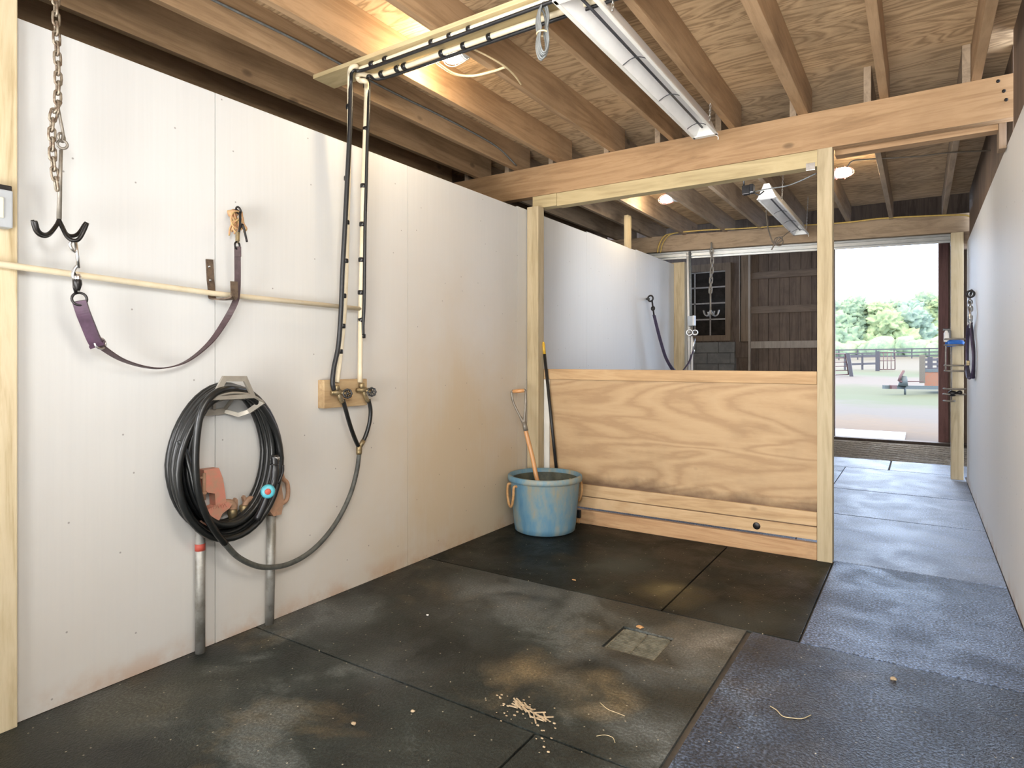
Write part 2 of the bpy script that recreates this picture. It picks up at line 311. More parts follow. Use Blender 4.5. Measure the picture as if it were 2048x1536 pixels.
# ------------------------------------------------------------------ mesh helpers
def cat(pts, n=8, closed=False):
    P = [V(p) for p in pts]; out = []; m = len(P)
    rng = range(m if closed else m-1)
    for i in rng:
        p0 = P[(i-1) % m] if closed or i > 0 else P[0]*2-P[1]
        p1, p2 = P[i], P[(i+1) % m]
        p3 = P[(i+2) % m] if closed or i+2 < m else P[-1]*2-P[-2]
        for k in range(n):
            t = k/n
            out.append(.5*((2*p1)+(-p0+p2)*t+(2*p0-5*p1+4*p2-p3)*t*t+(-p0+3*p1-3*p2+p3)*t**3))
    if not closed: out.append(P[-1])
    return out
class MB:
    def __init__(s): s.bm = bmesh.new()
    def box(s, a, b, bev=0):
        x0, y0, z0 = [min(p, q) for p, q in zip(a, b)]; x1, y1, z1 = [max(p, q) for p, q in zip(a, b)]
        return s.hexa([(x0, y0, z0), (x1, y0, z0), (x1, y1, z0), (x0, y1, z0), (x0, y0, z1), (x1, y0, z1), (x1, y1, z1), (x0, y1, z1)], bev)
    def hexa(s, c, bev=0):
        v = [s.bm.verts.new(p) for p in c]
        fs = [s.bm.faces.new([v[i] for i in q]) for q in ((3, 2, 1, 0), (4, 5, 6, 7), (0, 1, 5, 4), (1, 2, 6, 5), (2, 3, 7, 6), (3, 0, 4, 7))]
        if bev:
            es = list({e for f in fs for e in f.edges})
            bmesh.ops.bevel(s.bm, geom=es, offset=bev, segments=2, affect='EDGES', profile=.6)
        return s
    def bar(s, p, q, w, h, up=(0, 0, 1), bev=0):      # box beam from p to q, w across, h along up
        p, q = V(p), V(q); d = (q-p).normalized(); u = V(up); r = d.cross(u).normalized(); u = r.cross(d).normalized()
        r *= w/2; u *= h/2
        return s.hexa([p-r-u, p+r-u, q+r-u, q-r-u, p-r+u, p+r+u, q+r+u, q-r+u], bev)
    def tube(s, pts, rad, seg=10, closed=False, caps=True):
        P = [V(p) for p in pts]; n = len(P); rings = []
        R = rad if isinstance(rad, (list, tuple)) else [rad]*n
        prev = None
        for i in range(n):
            if closed: d = P[(i+1) % n]-P[i-1]
            else: d = P[min(i+1, n-1)]-P[max(i-1, 0)]
            if d.length < 1e-9: d = V((0, 0, 1))
            d.normalize()
            if prev is None:
                a = V((0, 0, 1)) if abs(d.z) < .9 else V((1, 0, 0)); u = d.cross(a).normalized()
            else:
                u = prev-d*prev.dot(d)
                if u.length < 1e-6: u = d.orthogonal()
                u.normalize()
            prev = u; w = d.cross(u)
            rings.append([s.bm.verts.new(P[i]+(u*math.cos(2*PI*k/seg)+w*math.sin(2*PI*k/seg))*R[i]) for k in range(seg)])
        for i in range(n if closed else n-1):
            a, b = rings[i], rings[(i+1) % n]
            for k in range(seg): 
                f = s.bm.faces.new((a[k], a[(k+1) % seg], b[(k+1) % seg], b[k])); f.smooth = True
        if not closed and caps:
            s.bm.faces.new(rings[0][::-1]); s.bm.faces.new(rings[-1])
        return s
    def ring(s, c, normal, r, tr, seg=20, sy=1.0):
        c = V(c); n = V(normal).normalized(); u = n.orthogonal().normalized() if abs(n.z) > .95 else n.cross(V((0, 0, 1))).normalized(); w = n.cross(u)
        return s.tube([c+u*r*math.cos(2*PI*k/seg)+w*r*sy*math.sin(2*PI*k/seg) for k in range(seg)], tr, 8, True)
    def ribbon(s, pts, widths, w, th):                 # flat strap; widths = width direction per point
        P = [V(p) for p in pts]; n = len(P); rings = []
        for i in range(n):
            d = (P[min(i+1, n-1)]-P[max(i-1, 0)]).normalized(); a = V(widths[i]); a = (a-d*a.dot(d)).normalized(); b = d.cross(a)
            ww = w[i] if isinstance(w, list) else w
            rings.append([s.bm.verts.new(P[i]+a*sx*ww/2+b*sz*th/2) for sx, sz in ((-1, -1), (1, -1), (1, 1), (-1, 1))])
        for i in range(n-1):
            for k in range(4): s.bm.faces.new((rings[i][k], rings[i][(k+1) % 4], rings[i+1][(k+1) % 4], rings[i+1][k]))
        s.bm.faces.new(rings[0][::-1]); s.bm.faces.new(rings[-1]); return s
    def lathe(s, prof, c, axis=(0, 0, 1), seg=32, cap=True):   # prof: (r, h)
        c = V(c); n = V(axis).normalized(); u = n.orthogonal().normalized(); w = n.cross(u); rings = []
        for r, h in prof: rings.append([s.bm.verts.new(c+n*h+(u*math.cos(2*PI*k/seg)+w*math.sin(2*PI*k/seg))*max(r, 1e-4)) for k in range(seg)])
        for a, b in zip(rings, rings[1:]):
            for k in range(seg):
                f = s.bm.faces.new((a[k], a[(k+1) % seg], b[(k+1) % seg], b[k])); f.smooth = True
        if cap: s.bm.faces.new(rings[0][::-1]); s.bm.faces.new(rings[-1])
        return s
    def prism(s, poly, off):                            # polygon points extruded by vector off
        a = [s.bm.verts.new(V(p)) for p in poly]; b = [s.bm.verts.new(V(p)+V(off)) for p in poly]; n = len(a)
        s.bm.faces.new(a[::-1]); s.bm.faces.new(b)
        for i in range(n): s.bm.faces.new((a[i], a[(i+1) % n], b[(i+1) % n], b[i]))
        return s
    def ball(s, c, r, sub=2, sc=(1, 1, 1), jit=0, seed=0):
        res = bmesh.ops.create_icosphere(s.bm, subdivisions=sub, radius=1)
        for v in res['verts']:
            q = v.co+V((seed*3.1, seed, 0)); k = 1+jit*(.55*noise.noise(q*2.3)+.45*noise.noise(q*5.5)+.4*noise.noise(q*12))
            v.co = V(c)+V((v.co.x*r*sc[0]*k, v.co.y*r*sc[1]*k, v.co.z*r*sc[2]*k))
        for f in s.bm.faces:
            if any(v in f.verts for v in ()): pass
        return s
    def smooth(s):
        for f in s.bm.faces: f.smooth = True
        return s
def obj(name, mb, m, parent=None, label=None, cat_=None, group=None, kind=None, recenter=True):
    bm = mb.bm; bmesh.ops.recalc_face_normals(bm, faces=bm.faces[:])
    me = bpy.data.meshes.new(name)
    vs = [v.co for v in bm.verts]
    lo = V([min(v[i] for v in vs) for i in range(3)]); hi = V([max(v[i] for v in vs) for i in range(3)])
    c = (lo+hi)/2 if recenter else V((0, 0, 0))
    if parent is None and recenter: c.z = lo.z
    bm.transform(Matrix.Translation(-c)); bm.to_mesh(me); bm.free()
    me.materials.append(m); o = bpy.data.objects.new(name, me); COL.objects.link(o)
    if parent is not None:
        o.parent = parent; o.location = c-wloc(parent)
    else: o.location = c
    tag(o, label, cat_, group, kind); return o
def wloc(o):
    p = V(o.location)
    while o.parent is not None: o = o.parent; p += o.location
    return p
def tag(o, label=None, cat_=None, group=None, kind=None):
    if label: o['label'] = label
    if cat_: o['category'] = cat_
    if group: o['group'] = group
    if kind: o['kind'] = kind
    return o
def thing(name, loc, label, cat_, group=None):
    o = bpy.data.objects.new(name, None); o.empty_display_size = .05; COL.objects.link(o); o.location = V(loc)
    return tag(o, label, cat_, group)
def struct(name, mb, m, recenter=False): return obj(name, mb, m, None, None, None, None, 'structure', recenter)

XW, XR, YP, ZB, ZC = -2.622, .409, 4.354, 2.82, 3.035

# ================================================================== THE SETTING
b = MB()                                                     # left wall, sheets with thin open joints
edges = [-3.0, .69, .88, 1.617, 2.869, 4.12, 5.34, 6.56, 7.84]
for y0, y1 in zip(edges, edges[1:]):
    if y0 != .69: b.box((XW-.016, y0+.0015, 0), (XW, y1-.0015, 2.447 if y1 < 4.5 else 2.447+.03*(y1-4.1)/3.7))
struct('wall_left', b, M['wall'])
b = MB()
for y in [.95+.6096*i for i in range(12)]: b.box((XW-.11, y, 0), (XW-.018, y+.04, 2.36))
b.box((XW-.11, .9, 2.36), (XW-.018, 7.84, 2.44)); b.box((XW-.12, .9, 0), (XW-.112, 7.84, 2.44))
struct('wall_left_framing', b, M['trim_brown'])
b = MB()                                                     # right wall, far top corner rounded
prof = [(-3.0, 0), (8.0, 0), (8.0, 2.36)]+[(8.0-.11*(1-math.cos(a)), 2.36+.11*math.sin(a)) for a in (.4, .8, 1.2, 1.571)]+[(-3.0, 2.43)]
b.prism([(XR, y, z) for y, z in prof], (.035, 0, 0)); struct('wall_right', b, M['wall_r'])
b = MB()                                                     # dark boarding above the right wall
b.box((XR+.012, -3, 2.40), (XR+.10, 4.30, 3.03)); b.box((XR+.03, 4.5, 2.46), (XR+.10, 8.2, 3.03)); struct('wall_right_upper', b, M['barn_dark'])
b = MB(); b.box((XR+.036, -3, 0), (XR+.10, 8.0, 2.40)); struct('wall_right_framing', b, M['trim_brown'])
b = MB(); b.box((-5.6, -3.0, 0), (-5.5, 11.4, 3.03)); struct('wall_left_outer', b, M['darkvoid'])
b = MB(); b.box((-5.6, -3.0, ZC), (XR+.1, 8.25, ZC+.02)); struct('ceiling', b, M['ceil'])
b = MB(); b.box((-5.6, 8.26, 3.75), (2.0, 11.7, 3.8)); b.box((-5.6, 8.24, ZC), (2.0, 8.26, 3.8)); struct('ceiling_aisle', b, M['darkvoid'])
b = MB(); b.box((-5.6, -3.5, -.06), (2.0, 11.45, -.012)); struct('floor', b, M['dirt'])
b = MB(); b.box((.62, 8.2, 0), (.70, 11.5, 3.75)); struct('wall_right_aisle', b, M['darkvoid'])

b = MB(); b.box((-5.6, -3.1, 0), (XR+.1, -3.0, 3.03)); struct('wall_front_blocker', b, M['trim_brown'])  # added unseen wall that shuts out sky light from behind
# back wall: boards, with opening on the right
b = MB(); YB = 11.45
x = -2.50
while x < -1.30:
    w = random.uniform(.15, .2); b.box((x+.004, YB, 0), (min(x+w, -1.2)-.004, YB+.022, 3.75)); x += w
b.box((-5.6, YB, 1.30), (-2.5, YB+.03, 3.75)); b.box((-1.2, YB, 3.2), (2.0, YB+.03, 3.75)); b.box((.36, YB, 0), (2.0, YB+.03, 3.2))
b.box((-2.5, YB+.024, .95), (-1.2, YB+.04, 3.75))
for x0, x1 in ((-2.5, -1.83), (-1.815, -1.665), (-1.652, -1.2)): b.box((x0, YB+.024, 0), (x1, YB+.04, .95))
b.box((-2.8, YB+.05, 0), (-2.45, YB+.07, 1.4))
struct('wall_back', b, M['barn_dark'])

# ================================================================== RUBBER MATS
def mat_(x0, y0, x1, y1, label, m='rubber', g=.004, z=.0, notch=None):
    b = MB(); b.box((x0+g, y0+g, -.012), (x1-g, y1-g, z), .003)
    return obj('rubber_mat', b, M[m], None, label, 'rubber mat', 'rubber floor mats')
XM1, XM2, XM3 = -1.085, -.67, -.45
mat_(XW, -1.2, XM1, 1.82, 'black rubber mat in front of the hydrant with red casting and hose coil')
mat_(XM1, -1.2, -.655, 1.82, 'black rubber mat sliver at the bottom edge of the photo, below the straw clump', 'rubber')
# the drain mat has a cut-out for the grate
b = MB(); hx0, hx1, hy0, hy1 = -1.172, -.93, 2.53, 2.78; zt, zb = 0, -.012
xs = [XW+.004, hx0, hx1, XM2-.004]; ys = [1.824, hy0, hy1, 3.046]
for i in range(3):
    for j in range(3):
        if i == 1 and j == 1: continue
        b.box((xs[i], ys[j], zb), (xs[i+1], ys[j+1], zt))
obj('rubber_mat', b, M['rubber'], None, 'black rubber mat with the square drain grate cut into it', 'rubber mat', 'rubber floor mats')
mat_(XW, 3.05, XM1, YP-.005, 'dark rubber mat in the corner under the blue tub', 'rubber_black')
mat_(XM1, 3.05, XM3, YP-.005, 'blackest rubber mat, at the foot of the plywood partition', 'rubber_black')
mat_(-.655, -1.2, XR, 3.05, 'bluish grey rubber mat beside the drain mat, a curled hair on it', 'rubber_lane_sheen')
mat_(XM3, 3.05, XR, 4.40, 'shiny pebbled rubber mat beside the foot of the square post', 'rubber_sheen')
mat_(-.73, 4.41, XR, 5.76, 'pale rubber mat in the lane with a dark crescent stain, just past the post', 'rubber_far_sheen')
mat_(-.73, 5.77, XR, 6.92, 'pale blue rubber mat in the lane, second past the partition post', 'rubber_far_sheen')
mat_(-.73, 6.93, XR, 8.35, 'pale blue rubber mat beside the foot of the far post', 'rubber_far_sheen')
mat_(-2.6, 4.42, -.73, 8.35, 'rubber mat of the second stall behind the partition', 'rubber_sheen')
mat_(-1.25, 8.36, -.30, 9.15, 'pale rubber mat strip before the mesh doormat, with a small dark nick', 'rubber_far_sheen')
mat_(-.29, 8.36, .5, 9.15, 'pale rubber mat strip before the mesh doormat, behind the far post', 'rubber_far_sheen')
# mesh doormat
b = MB(); random.seed(3)
b.box((-2.2, 9.2, -.010), (.6, 11.0, -.002))
for i in range(46):
    y = 9.22+i*.038; pts = [V((xx, y+.012*math.sin(xx*60+i*PI), .006+.006*math.sin(xx*9+i))) for xx in [-2.2+.035*k for k in range(81)]]
    b.tube(pts, .006, 5)
obj('mesh_doormat', b, M['mesh'], None, 'grey wire mesh mat lying across the far doorway', 'doormat')
b = MB(); b.box((-2.0, 11.25, -.012), (.62, 11.42, .028))
obj('door_sill', b, M['darkvoid'], None, 'dark wooden sill at the foot of the far doorway', 'sill')

# ================================================================== JOISTS, BEAMS, POSTS
J1 = [(-3.60, .04, 'brown ceiling joist lying over the top edge of the white wall, lowest of all'),
      (-3.16, .04, 'brown ceiling joist just above the one over the white wall top'),
      (-2.760, .04, 'brown ceiling joist carrying the grey cable along its face'),
      (-2.362, .042, 'ceiling joist lit bright yellow by the bulb above the pipe board'),
      (-1.902, .040, 'ceiling joist on the near side of the bulb, a dark knot in its face'),
      (-1.456, .036, 'narrow ceiling joist passing beside the coiled grey cord and left of the heater'),
      (-1.038, .042, 'ceiling joist beside the chain of the large heater'),
      (-.591, .062, 'thick pale ceiling joist meeting the beam above the square partition post'),
      (-.155, .046, 'ceiling joist over the lane, between thick pale joist and the right wall joist'),
      (.288, .046, 'ceiling joist closest to the right wall top')]
for x, w, lab in J1:
    b = MB(); b.box((x-w, -2.6, ZB), (x, 4.54, ZC), .003); obj('ceiling_joist', b, M['joist'], None, lab, 'joist', 'joists over the wash stall')
J2 = [(-3.72, 'farthest grey joist in the dark beyond the second stall wall'), (-3.28, 'dim joist beyond the white wall of the second stall, behind the short stud'),
      (-2.86, 'grey second-bay joist resting above the short stud'), (-2.44, 'second-bay joist lit yellow beside the small bulb'), (-1.96, 'second-bay joist holding the small bulb fixture'),
      (-1.56, 'second-bay joist beside the black outlet box'), (-1.13, 'second-bay joist beside the chain of the small heater'), (-.66, 'second-bay joist holding the bullet-shaped bulb'),
      (-.245, 'grey second-bay joist right of the bullet-shaped bulb'), (.24, 'second-bay joist closest to the right wall top')]
for x, lab in J2:
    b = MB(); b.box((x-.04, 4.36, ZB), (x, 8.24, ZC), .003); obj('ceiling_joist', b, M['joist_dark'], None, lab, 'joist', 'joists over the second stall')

b = MB(); b.box((-5.5, YP, 2.581), (.55, YP+.04, ZB), .003); b.box((-5.5, YP+.042, 2.581), (.55, YP+.08, ZB), .003)
beam = obj('beam', b, M['beam'], None, 'heavy brown wooden beam crossing above the partition', 'beam')
b = MB()
for x, z in ((.36, 2.79), (.385, 2.73), (.395, 2.68)): b.lathe([(.0, .0), (.009, .001), (.009, .008), (.004, .011)], (x, YP, z), (0, -1, 0), 10)
obj('bolt_heads', b, M['darkiron'], beam)
b = MB(); b.bar((-3.9, 7.55, 2.73), (.62, 8.35, 2.73), .08, .20, bev=.003)
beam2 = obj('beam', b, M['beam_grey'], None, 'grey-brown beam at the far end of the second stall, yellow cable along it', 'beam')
b = MB(); b.box((-2.622, YP-.005, 2.48), (-2.40, YP+.085, 2.578), .004); b.box((-2.398, YP-.005, 2.475), (-.536, YP+.085, 2.578), .004)
obj('header_rail', b, M['pale_x'], None, 'pale yellow header timber under the brown beam, between two posts', 'timber')
b = MB(); b.box((-.45, 4.46, 2.555), (.39, 4.55, 2.60), .003)
obj('header_rail', b, M['beam'], None, 'thin brown header strip under the beam over the lane', 'timber')
def post(x0, y0, x1, y1, z1, m, label, z0=0, bev=.004):
    b = MB(); b.box((x0, y0, z0), (x1, y1, z1), bev); return obj('post', b, M[m], None, label, 'post')
post(-2.80, .70, -2.59, .877, 2.75, 'yellow_z', 'yellow pine post at the photo edge, carrying the grey switch box')
post(-2.616, 4.255, -2.513, 4.345, 2.474, 'pale_z', 'pale square post in the wall corner behind the shovel handle')
post(-.538, YP-.012, -.452, 4.43, 2.579, 'pale_z', 'pale square post standing between the partition and the lane')
post(-2.66, 7.85, -2.49, 7.98, 2.50, 'pale_z', 'knotty pale post at the end of the second stall wall')
post(.275, 8.08, .385, 8.18, 2.60, 'pale_z', 'pale post at the far end of the lane with the wire racks')
b = MB(); b.box((-2.67, 6.34, 2.46), (-2.622, 6.43, 2.82), .003); obj('stud', b, M['pale_z'], None, 'short pale stud standing on the second stall wall top', 'stud')
b = MB(); b.box((.37, 4.435, 2.44), (.405, 4.53, 2.62), .003); obj('stud', b, M['trim_brown'], None, 'short stud between the beam and the right wall', 'stud')
b = MB(); b.box((.30, 8.19, 2.44), (.5, 8.29, 2.62), .003); obj('stud', b, M['barn_x'], None, 'dark block on top of the post with wire racks', 'block')

# ================================================================== PARTITION
p = thing('stall_partition', (-1.5, YP+.03, 0), 'low plywood stall partition with planks along its foot', 'partition')
b = MB(); b.box((-2.60, YP-.002, 1.105), (-.54, YP+.037, 1.187), .004); obj('top_rail', b, M['rail_x'], p)
b = MB(); b.box((-2.47, YP+.012, .26), (-.54, YP+.028, 1.104)); obj('plywood_panel', b, M['ply'], p)
b = MB(); b.box((-2.60, YP+.002, .02), (-2.472, YP+.018, 1.104), .002); obj('white_board', b, M['white'], p)
b = MB(); b.box((-2.47, YP-.003, .213), (-.54, YP+.036, .302), .004); obj('plank', b, M['plank_x'], p)
b = MB(); b.box((-2.47, YP-.003, .126), (-.54, YP+.036, .207), .004); obj('plank', b, M['plank_x'], p)
b = MB(); b.box((-2.47, YP-.003, .0), (-.54, YP+.036, .105), .004); obj('plank', b, M['plank_low'], p, 'lowest plank, stained dark')
b = MB()
for x, z in ((-.9, .165), ): b.lathe([(.001, 0), (.024, .0005), (.022, .002), (.001, .0025)], (x, YP-.003, z), (0, -1, 0), 20)
obj('knot', b, M['darkiron'], p)

# ================================================================== TUB, SHOVEL, POLE
tc_ = V((-2.327, 4.038, 0)); t = thing('muck_tub', tc_, 'round blue plastic tub with rope handles in the corner', 'tub')
b = MB(); b.lathe([(.20, .001), (.222, .012), (.228, .05), (.256, .365), (.258, .37), (.272, .372), (.276, .385), (.274, .408), (.266, .414), (.252, .412), (.247, .38), (.22, .06), (.20, .03)], tc_, seg=56)
obj('shell', b, M['tub'], t)
b = MB(); b.lathe([(.2195, .058), (.2465, .385)], tc_, seg=56, cap=False); b.lathe([(.2, .031), (.218, .05), (.2195, .058)], tc_, seg=40); obj('inner_lining', b, M['tub_in'], t, 'soiled dark inside')
for sgn in (-1, 1):
    ang = math.radians(234) if sgn < 0 else math.radians(54)
    d = V((math.cos(ang), math.sin(ang), 0)); q = V((-d.y, d.x, 0))
    base = tc_+d*.262
    pts = cat([base+q*-.055+V((0, 0, .345))-d*.03, base+q*-.058+V((0, 0, .345))+d*.006, base+q*-.06+V((0, 0, .28))+d*.012, base+q*-.035+V((0, 0, .215))+d*.012, base+V((0, 0, .195))+d*.012, base+q*.035+V((0, 0, .215))+d*.012, base+q*.06+V((0, 0, .28))+d*.012, base+q*.058+V((0, 0, .345))+d*.006, base+q*.055+V((0, 0, .345))-d*.03], 6)
    b = MB(); b.tube(pts, .0095, 8); obj('rope_handle', b, M['rope'], t)
# shovel: D grip to blade in the tub
sk = V((-2.30, 3.99, .10))
shv = thing('shovel', sk, 'wooden D-handled shovel standing in the blue tub', 'shovel')
nk = V((-2.486,4.000,0.782)); gl, gr = V((-2.579,3.985,1.020)), V((-2.487,4.015,1.029))
b = MB(); b.tube(cat([nk, V((-2.451,4.000,0.660)), V((-2.412,4.000,0.533)), V((-2.370,3.995,0.378)), sk+V((0, .01, .08))], 6), .0165, 12); obj('shaft', b, M['ash'], shv)
b = MB(); b.tube([gl, gl.lerp(gr, .5), gr], [.013, .016, .013], 12); obj('grip', b, M['ash'], shv)
b = MB()
for P in ([gl+(gl-gr)*.08, V((-2.575,3.985,0.948)), V((-2.541,3.995,0.870)), nk], [gr+(gr-gl)*.08, V((-2.482,4.015,0.958)), V((-2.480,4.005,0.876)), nk]):
    Q = cat(P, 6); b.tube(Q, [.0085]*(len(Q)-4)+[.010, .012, .014, .016], 8)
b.tube([nk+V((0, 0, .012)), V((-2.469,4.000,0.727))], .0185, 12)
for q in (gl, gr): b.lathe([(.011, -.006), (.015, 0), (.011, .006)], q, gl-gr, 12)
obj('grip_bracket', b, M['grey_iron'], shv)
b = MB(); pts = []
for i in range(7):
    tt = i/6; pts.append((tt, .075+.03*min(1, tt*3)-.03*max(0, tt-.7)*3))
prof = [sk+V((-w, .03*(1-tt), .10-.085*tt)) for tt, w in pts]+[sk+V((w, .03*(1-tt), .10-.085*tt)) for tt, w in reversed(pts)]
b.prism(prof, (0, -.004, 0)); obj('blade', b, M['grey_iron'], shv)
# black pole with yellow tip leaning on the partition behind the tub
pt, pb = V((-2.511,4.330,1.410)), V((-2.335, 4.325, .02)); pm = V((-2.398,4.335,0.431))
fk = thing('stall_broom', pb, 'black pole with yellow tip leaning behind the tub', 'broom')
dd = (pm-pt).normalized(); yb = pt+dd*.105
L_ = (pt.z-.10)/(-dd.z)
b = MB(); b.tube([yb, pt+dd*L_], .0125, 12); obj('pole', b, M['black'], fk)
b = MB(); b.tube([pt+dd*.02, yb], .0118, 12); b.lathe([(.001, -.014), (.008, -.012), (.0118, 0)], pt+dd*.02, dd, 12); obj('yellow_tip', b, M['yellowcap'], fk)
e_ = pt+dd*L_; b = MB(); b.box((e_.x-.02, 4.315, .045), (e_.x+.18, 4.345, .105), .006); obj('head', b, M['black'], fk)
b = MB()
for i in range(18): b.tube([(e_.x-.012+.0105*i, 4.33, .05), (e_.x-.014+.0108*i, 4.33, .002)], .004, 5)
obj('bristles', b, M['rope'], fk)

# ================================================================== DRAIN GRATE
b = MB(); gx0, gx1, gy0, gy1 = -1.165, -.937, 2.537, 2.773; z0 = -.008
for x0, y0, x1, y1 in ((gx0, gy0, gx1, gy0+.008), (gx0, gy1-.008, gx1, gy1), (gx0, gy0, gx0+.008, gy1), (gx1-.008, gy0, gx1, gy1), ((gx0+gx1)/2-.004, gy0, (gx0+gx1)/2+.004, gy1)): b.box((x0, y0, z0-.004), (x1, y1, z0))
n = 15
for i in range(n): 
    y = gy0+.012+(gy1-gy0-.024)*i/(n-1); b.box((gx0+.006, y-.0037, z0-.004), (gx1-.006, y+.0037, z0-.0008))
obj('drain_grate', b, M['grate'], None, 'square slotted floor drain grate set into the mat', 'drain grate')

# ================================================================== SWITCH BOX
t = thing('switch_box', (-2.588, .80, 1.80), 'grey metal switch box on the yellow pine post', 'switch box')
b = MB(); b.box((-2.588, .70, (-2.582,0.839,1.701)[2]), (-2.545, (-2.567,0.849,1.799)[1], (-2.582,0.839,1.826)[2]), .004); obj('housing', b, M['greybox'], t)
b = MB(); b.box((-2.546, .72, (-2.552,0.823,1.730)[2]), (-2.540, (-2.542,0.822,1.790)[1], (-2.552,0.823,1.798)[2]), .002); obj('cover_plate', b, M['plate'], t)
b = MB(); b.box((-2.59, .72, (-2.572,0.835,1.824)[2]), (-2.55, (-2.567,0.848,1.799)[1], (-2.572,0.835,1.831)[2]+.012), .003); obj('clamp', b, M['darkiron'], t)

# ================================================================== CHAIN AND TACK HOOK
def chain(pts, r=.011, tr=.0042, pitch=.030, first=0):
    b = MB(); P = cat(pts, 12); acc = 0; d0 = [0]
    for a, c in zip(P, P[1:]): d0.append(d0[-1]+(c-a).length)
    N = max(1, int(d0[-1]/pitch)); 
    for i in range(N+1):
        s = d0[-1]*i/N; k = max(j for j in range(len(P)) if d0[j] <= s+1e-9); k = min(k, len(P)-2)
        u = (s-d0[k])/max(1e-9, d0[k+1]-d0[k]); c = P[k].lerp(P[k+1], u); d = (P[k+1]-P[k]).normalized()
        side = V((0, 1, 0)) if (i+first) % 2 == 0 else V((1, 0, 0))
        side = (side-d*side.dot(d)); 
        if side.length < .1: side = d.orthogonal()
        side.normalize()
        hl = pitch*.5; q = []
        for a in range(14):
            an = 2*PI*a/14; q.append(c+side*r*math.cos(an)*.8+d*(math.sin(an)*r*.8+(hl-.003)*(1 if math.sin(an) > 1e-6 else -1 if math.sin(an) < -1e-6 else 0)))
        b.tube(q, tr, 6, True)
    return b
HX = .16
b = chain([(-2.462,0.940,2.556), (-2.462,0.943,2.384), (-2.462,0.948,2.232), (-2.462,0.946,2.121)], .0125, .0042, .0325)
b2 = chain([(-2.462,0.946,2.121), (-2.462,0.935,2.095), (-2.462,0.930,2.039), (-2.462,0.933,1.938), (-2.462,0.943,1.859)], .0125, .0042, .0325, 1)
me_ = bpy.data.meshes.new('tmp'); b2.bm.to_mesh(me_); b.bm.from_mesh(me_); b2.bm.free()
b.tube([(-2.462,0.940,2.556), (-2.462, .95, 2.82)], .004, 6)
obj('hanging_chain', b, M['rustchain'], None, 'rusty link chain hanging at the photo edge above the four-pronged hook', 'chain')
th = thing('tack_hook', V((-2.462,0.951,1.721)), 'black-pronged tack hook hanging on the rusty chain', 'hook')
b = MB(); b.tube(cat([(-2.462,0.949,2.117), (-2.462,0.955,2.081), (-2.462,0.963,2.036), (-2.462,0.960,2.009)], 5), .005, 8)
b.ring((-2.462,0.958,2.022), (1, .6, 0), .014, .0045); b.ring((-2.462,0.961,1.999), (1, -.4, 0), .014, .0045)
b.tube([(-2.462,0.957,1.979), (-2.462,0.955,1.910), (-2.462,0.951,1.741)], [.0055, .006, .008], 10); obj('shank', b, M['grey_iron'], th)
# prongs: two spreading left and right, two more behind
def prong(pts): 
    b = MB(); P = cat(pts, 8); b.tube(P, [.0068]*(len(P)-3)+[.0065, .006, .005], 10); obj('prong', b, M['darkiron'], th)
c0 = V((-2.462,0.951,1.738))
prong([c0, (-2.462,0.942,1.716), (-2.457,0.920,1.683), (-2.452,0.899,1.674), (-2.447,0.879,1.686), (-2.442,0.867,1.720)])
prong([c0, (-2.457,0.942,1.719), (-2.437,0.915,1.685), (-2.422,0.892,1.674), (-2.407,0.870,1.682), (-2.397,0.859,1.710)])
prong([c0, (-2.462,0.960,1.719), (-2.462,0.973,1.694), (-2.467,0.994,1.691), (-2.472,1.016,1.706), (-2.472,1.038,1.747)])
prong([c0, (-2.452,0.957,1.711), (-2.437,0.966,1.680), (-2.427,0.981,1.669), (-2.422,0.998,1.680), (-2.417,1.020,1.735)])

# ================================================================== CROSS TIE STRAP ON LEFT WALL
st = thing('cross_tie', V((-2.562,1.364,1.229)), 'dark leather cross tie drooping between the tack hook and the wall bolt', 'cross tie')
b = MB(); b.tube(cat([(-2.437,0.985,1.676), (-2.442,0.976,1.659), (-2.442,0.981,1.643), (-2.447,0.992,1.635), (-2.452,1.000,1.645), (-2.447,0.995,1.668)], 6), .005, 8)
b.tube([(-2.447,0.995,1.672), (-2.452,1.003,1.618), (-2.457,1.008,1.580)], .0055, 10); b.tube(cat([(-2.457,1.008,1.591), (-2.462,0.998,1.576), (-2.462,0.993,1.551), (-2.462,1.002,1.538)], 6), .006, 8); b.lathe([(.008, 0), (.012, .008), (.012, .03), (.007, .04)], (-2.462,1.007,1.560), (0, .02, -1), 12)
obj('snap_hook', b, M['steel'], st)
b = MB(); b.lathe([(.006, 0), (.013, .006), (.014, .022), (.009, .038), (.006, .045)], (-2.462,1.006,1.546), (.0, .05, -1), 14); b.tube([(-2.462,0.996,1.564), (-2.467,1.000,1.512), (-2.472,1.007,1.494)], .006, 8); obj('swivel', b, M['darkiron'], st)
b = MB(); b.ring((-2.472,1.017,1.474), (1, -.35, .1), .022, .0046); obj('ring', b, M['darkiron'], st)
pp = [(-2.472,1.017,1.467), (-2.477,1.031,1.427), (-2.487,1.051,1.384), (-2.497,1.074,1.335), (-2.502,1.090,1.312)]
P = cat(pp, 5); b = MB(); b.ribbon(P, [(.5, .85, -.1)]*len(P), .042, .016); b.ribbon([P[-3], P[-1]], [(.5, .85, -.1)]*2, .050, .020)
obj('padded_sleeve', b, M['pad'], st)
b = MB(); b.ring((-2.502,1.097,1.320), (1, .2, .2), .020, .0042); obj('buckle_ring', b, M['steel'], st)
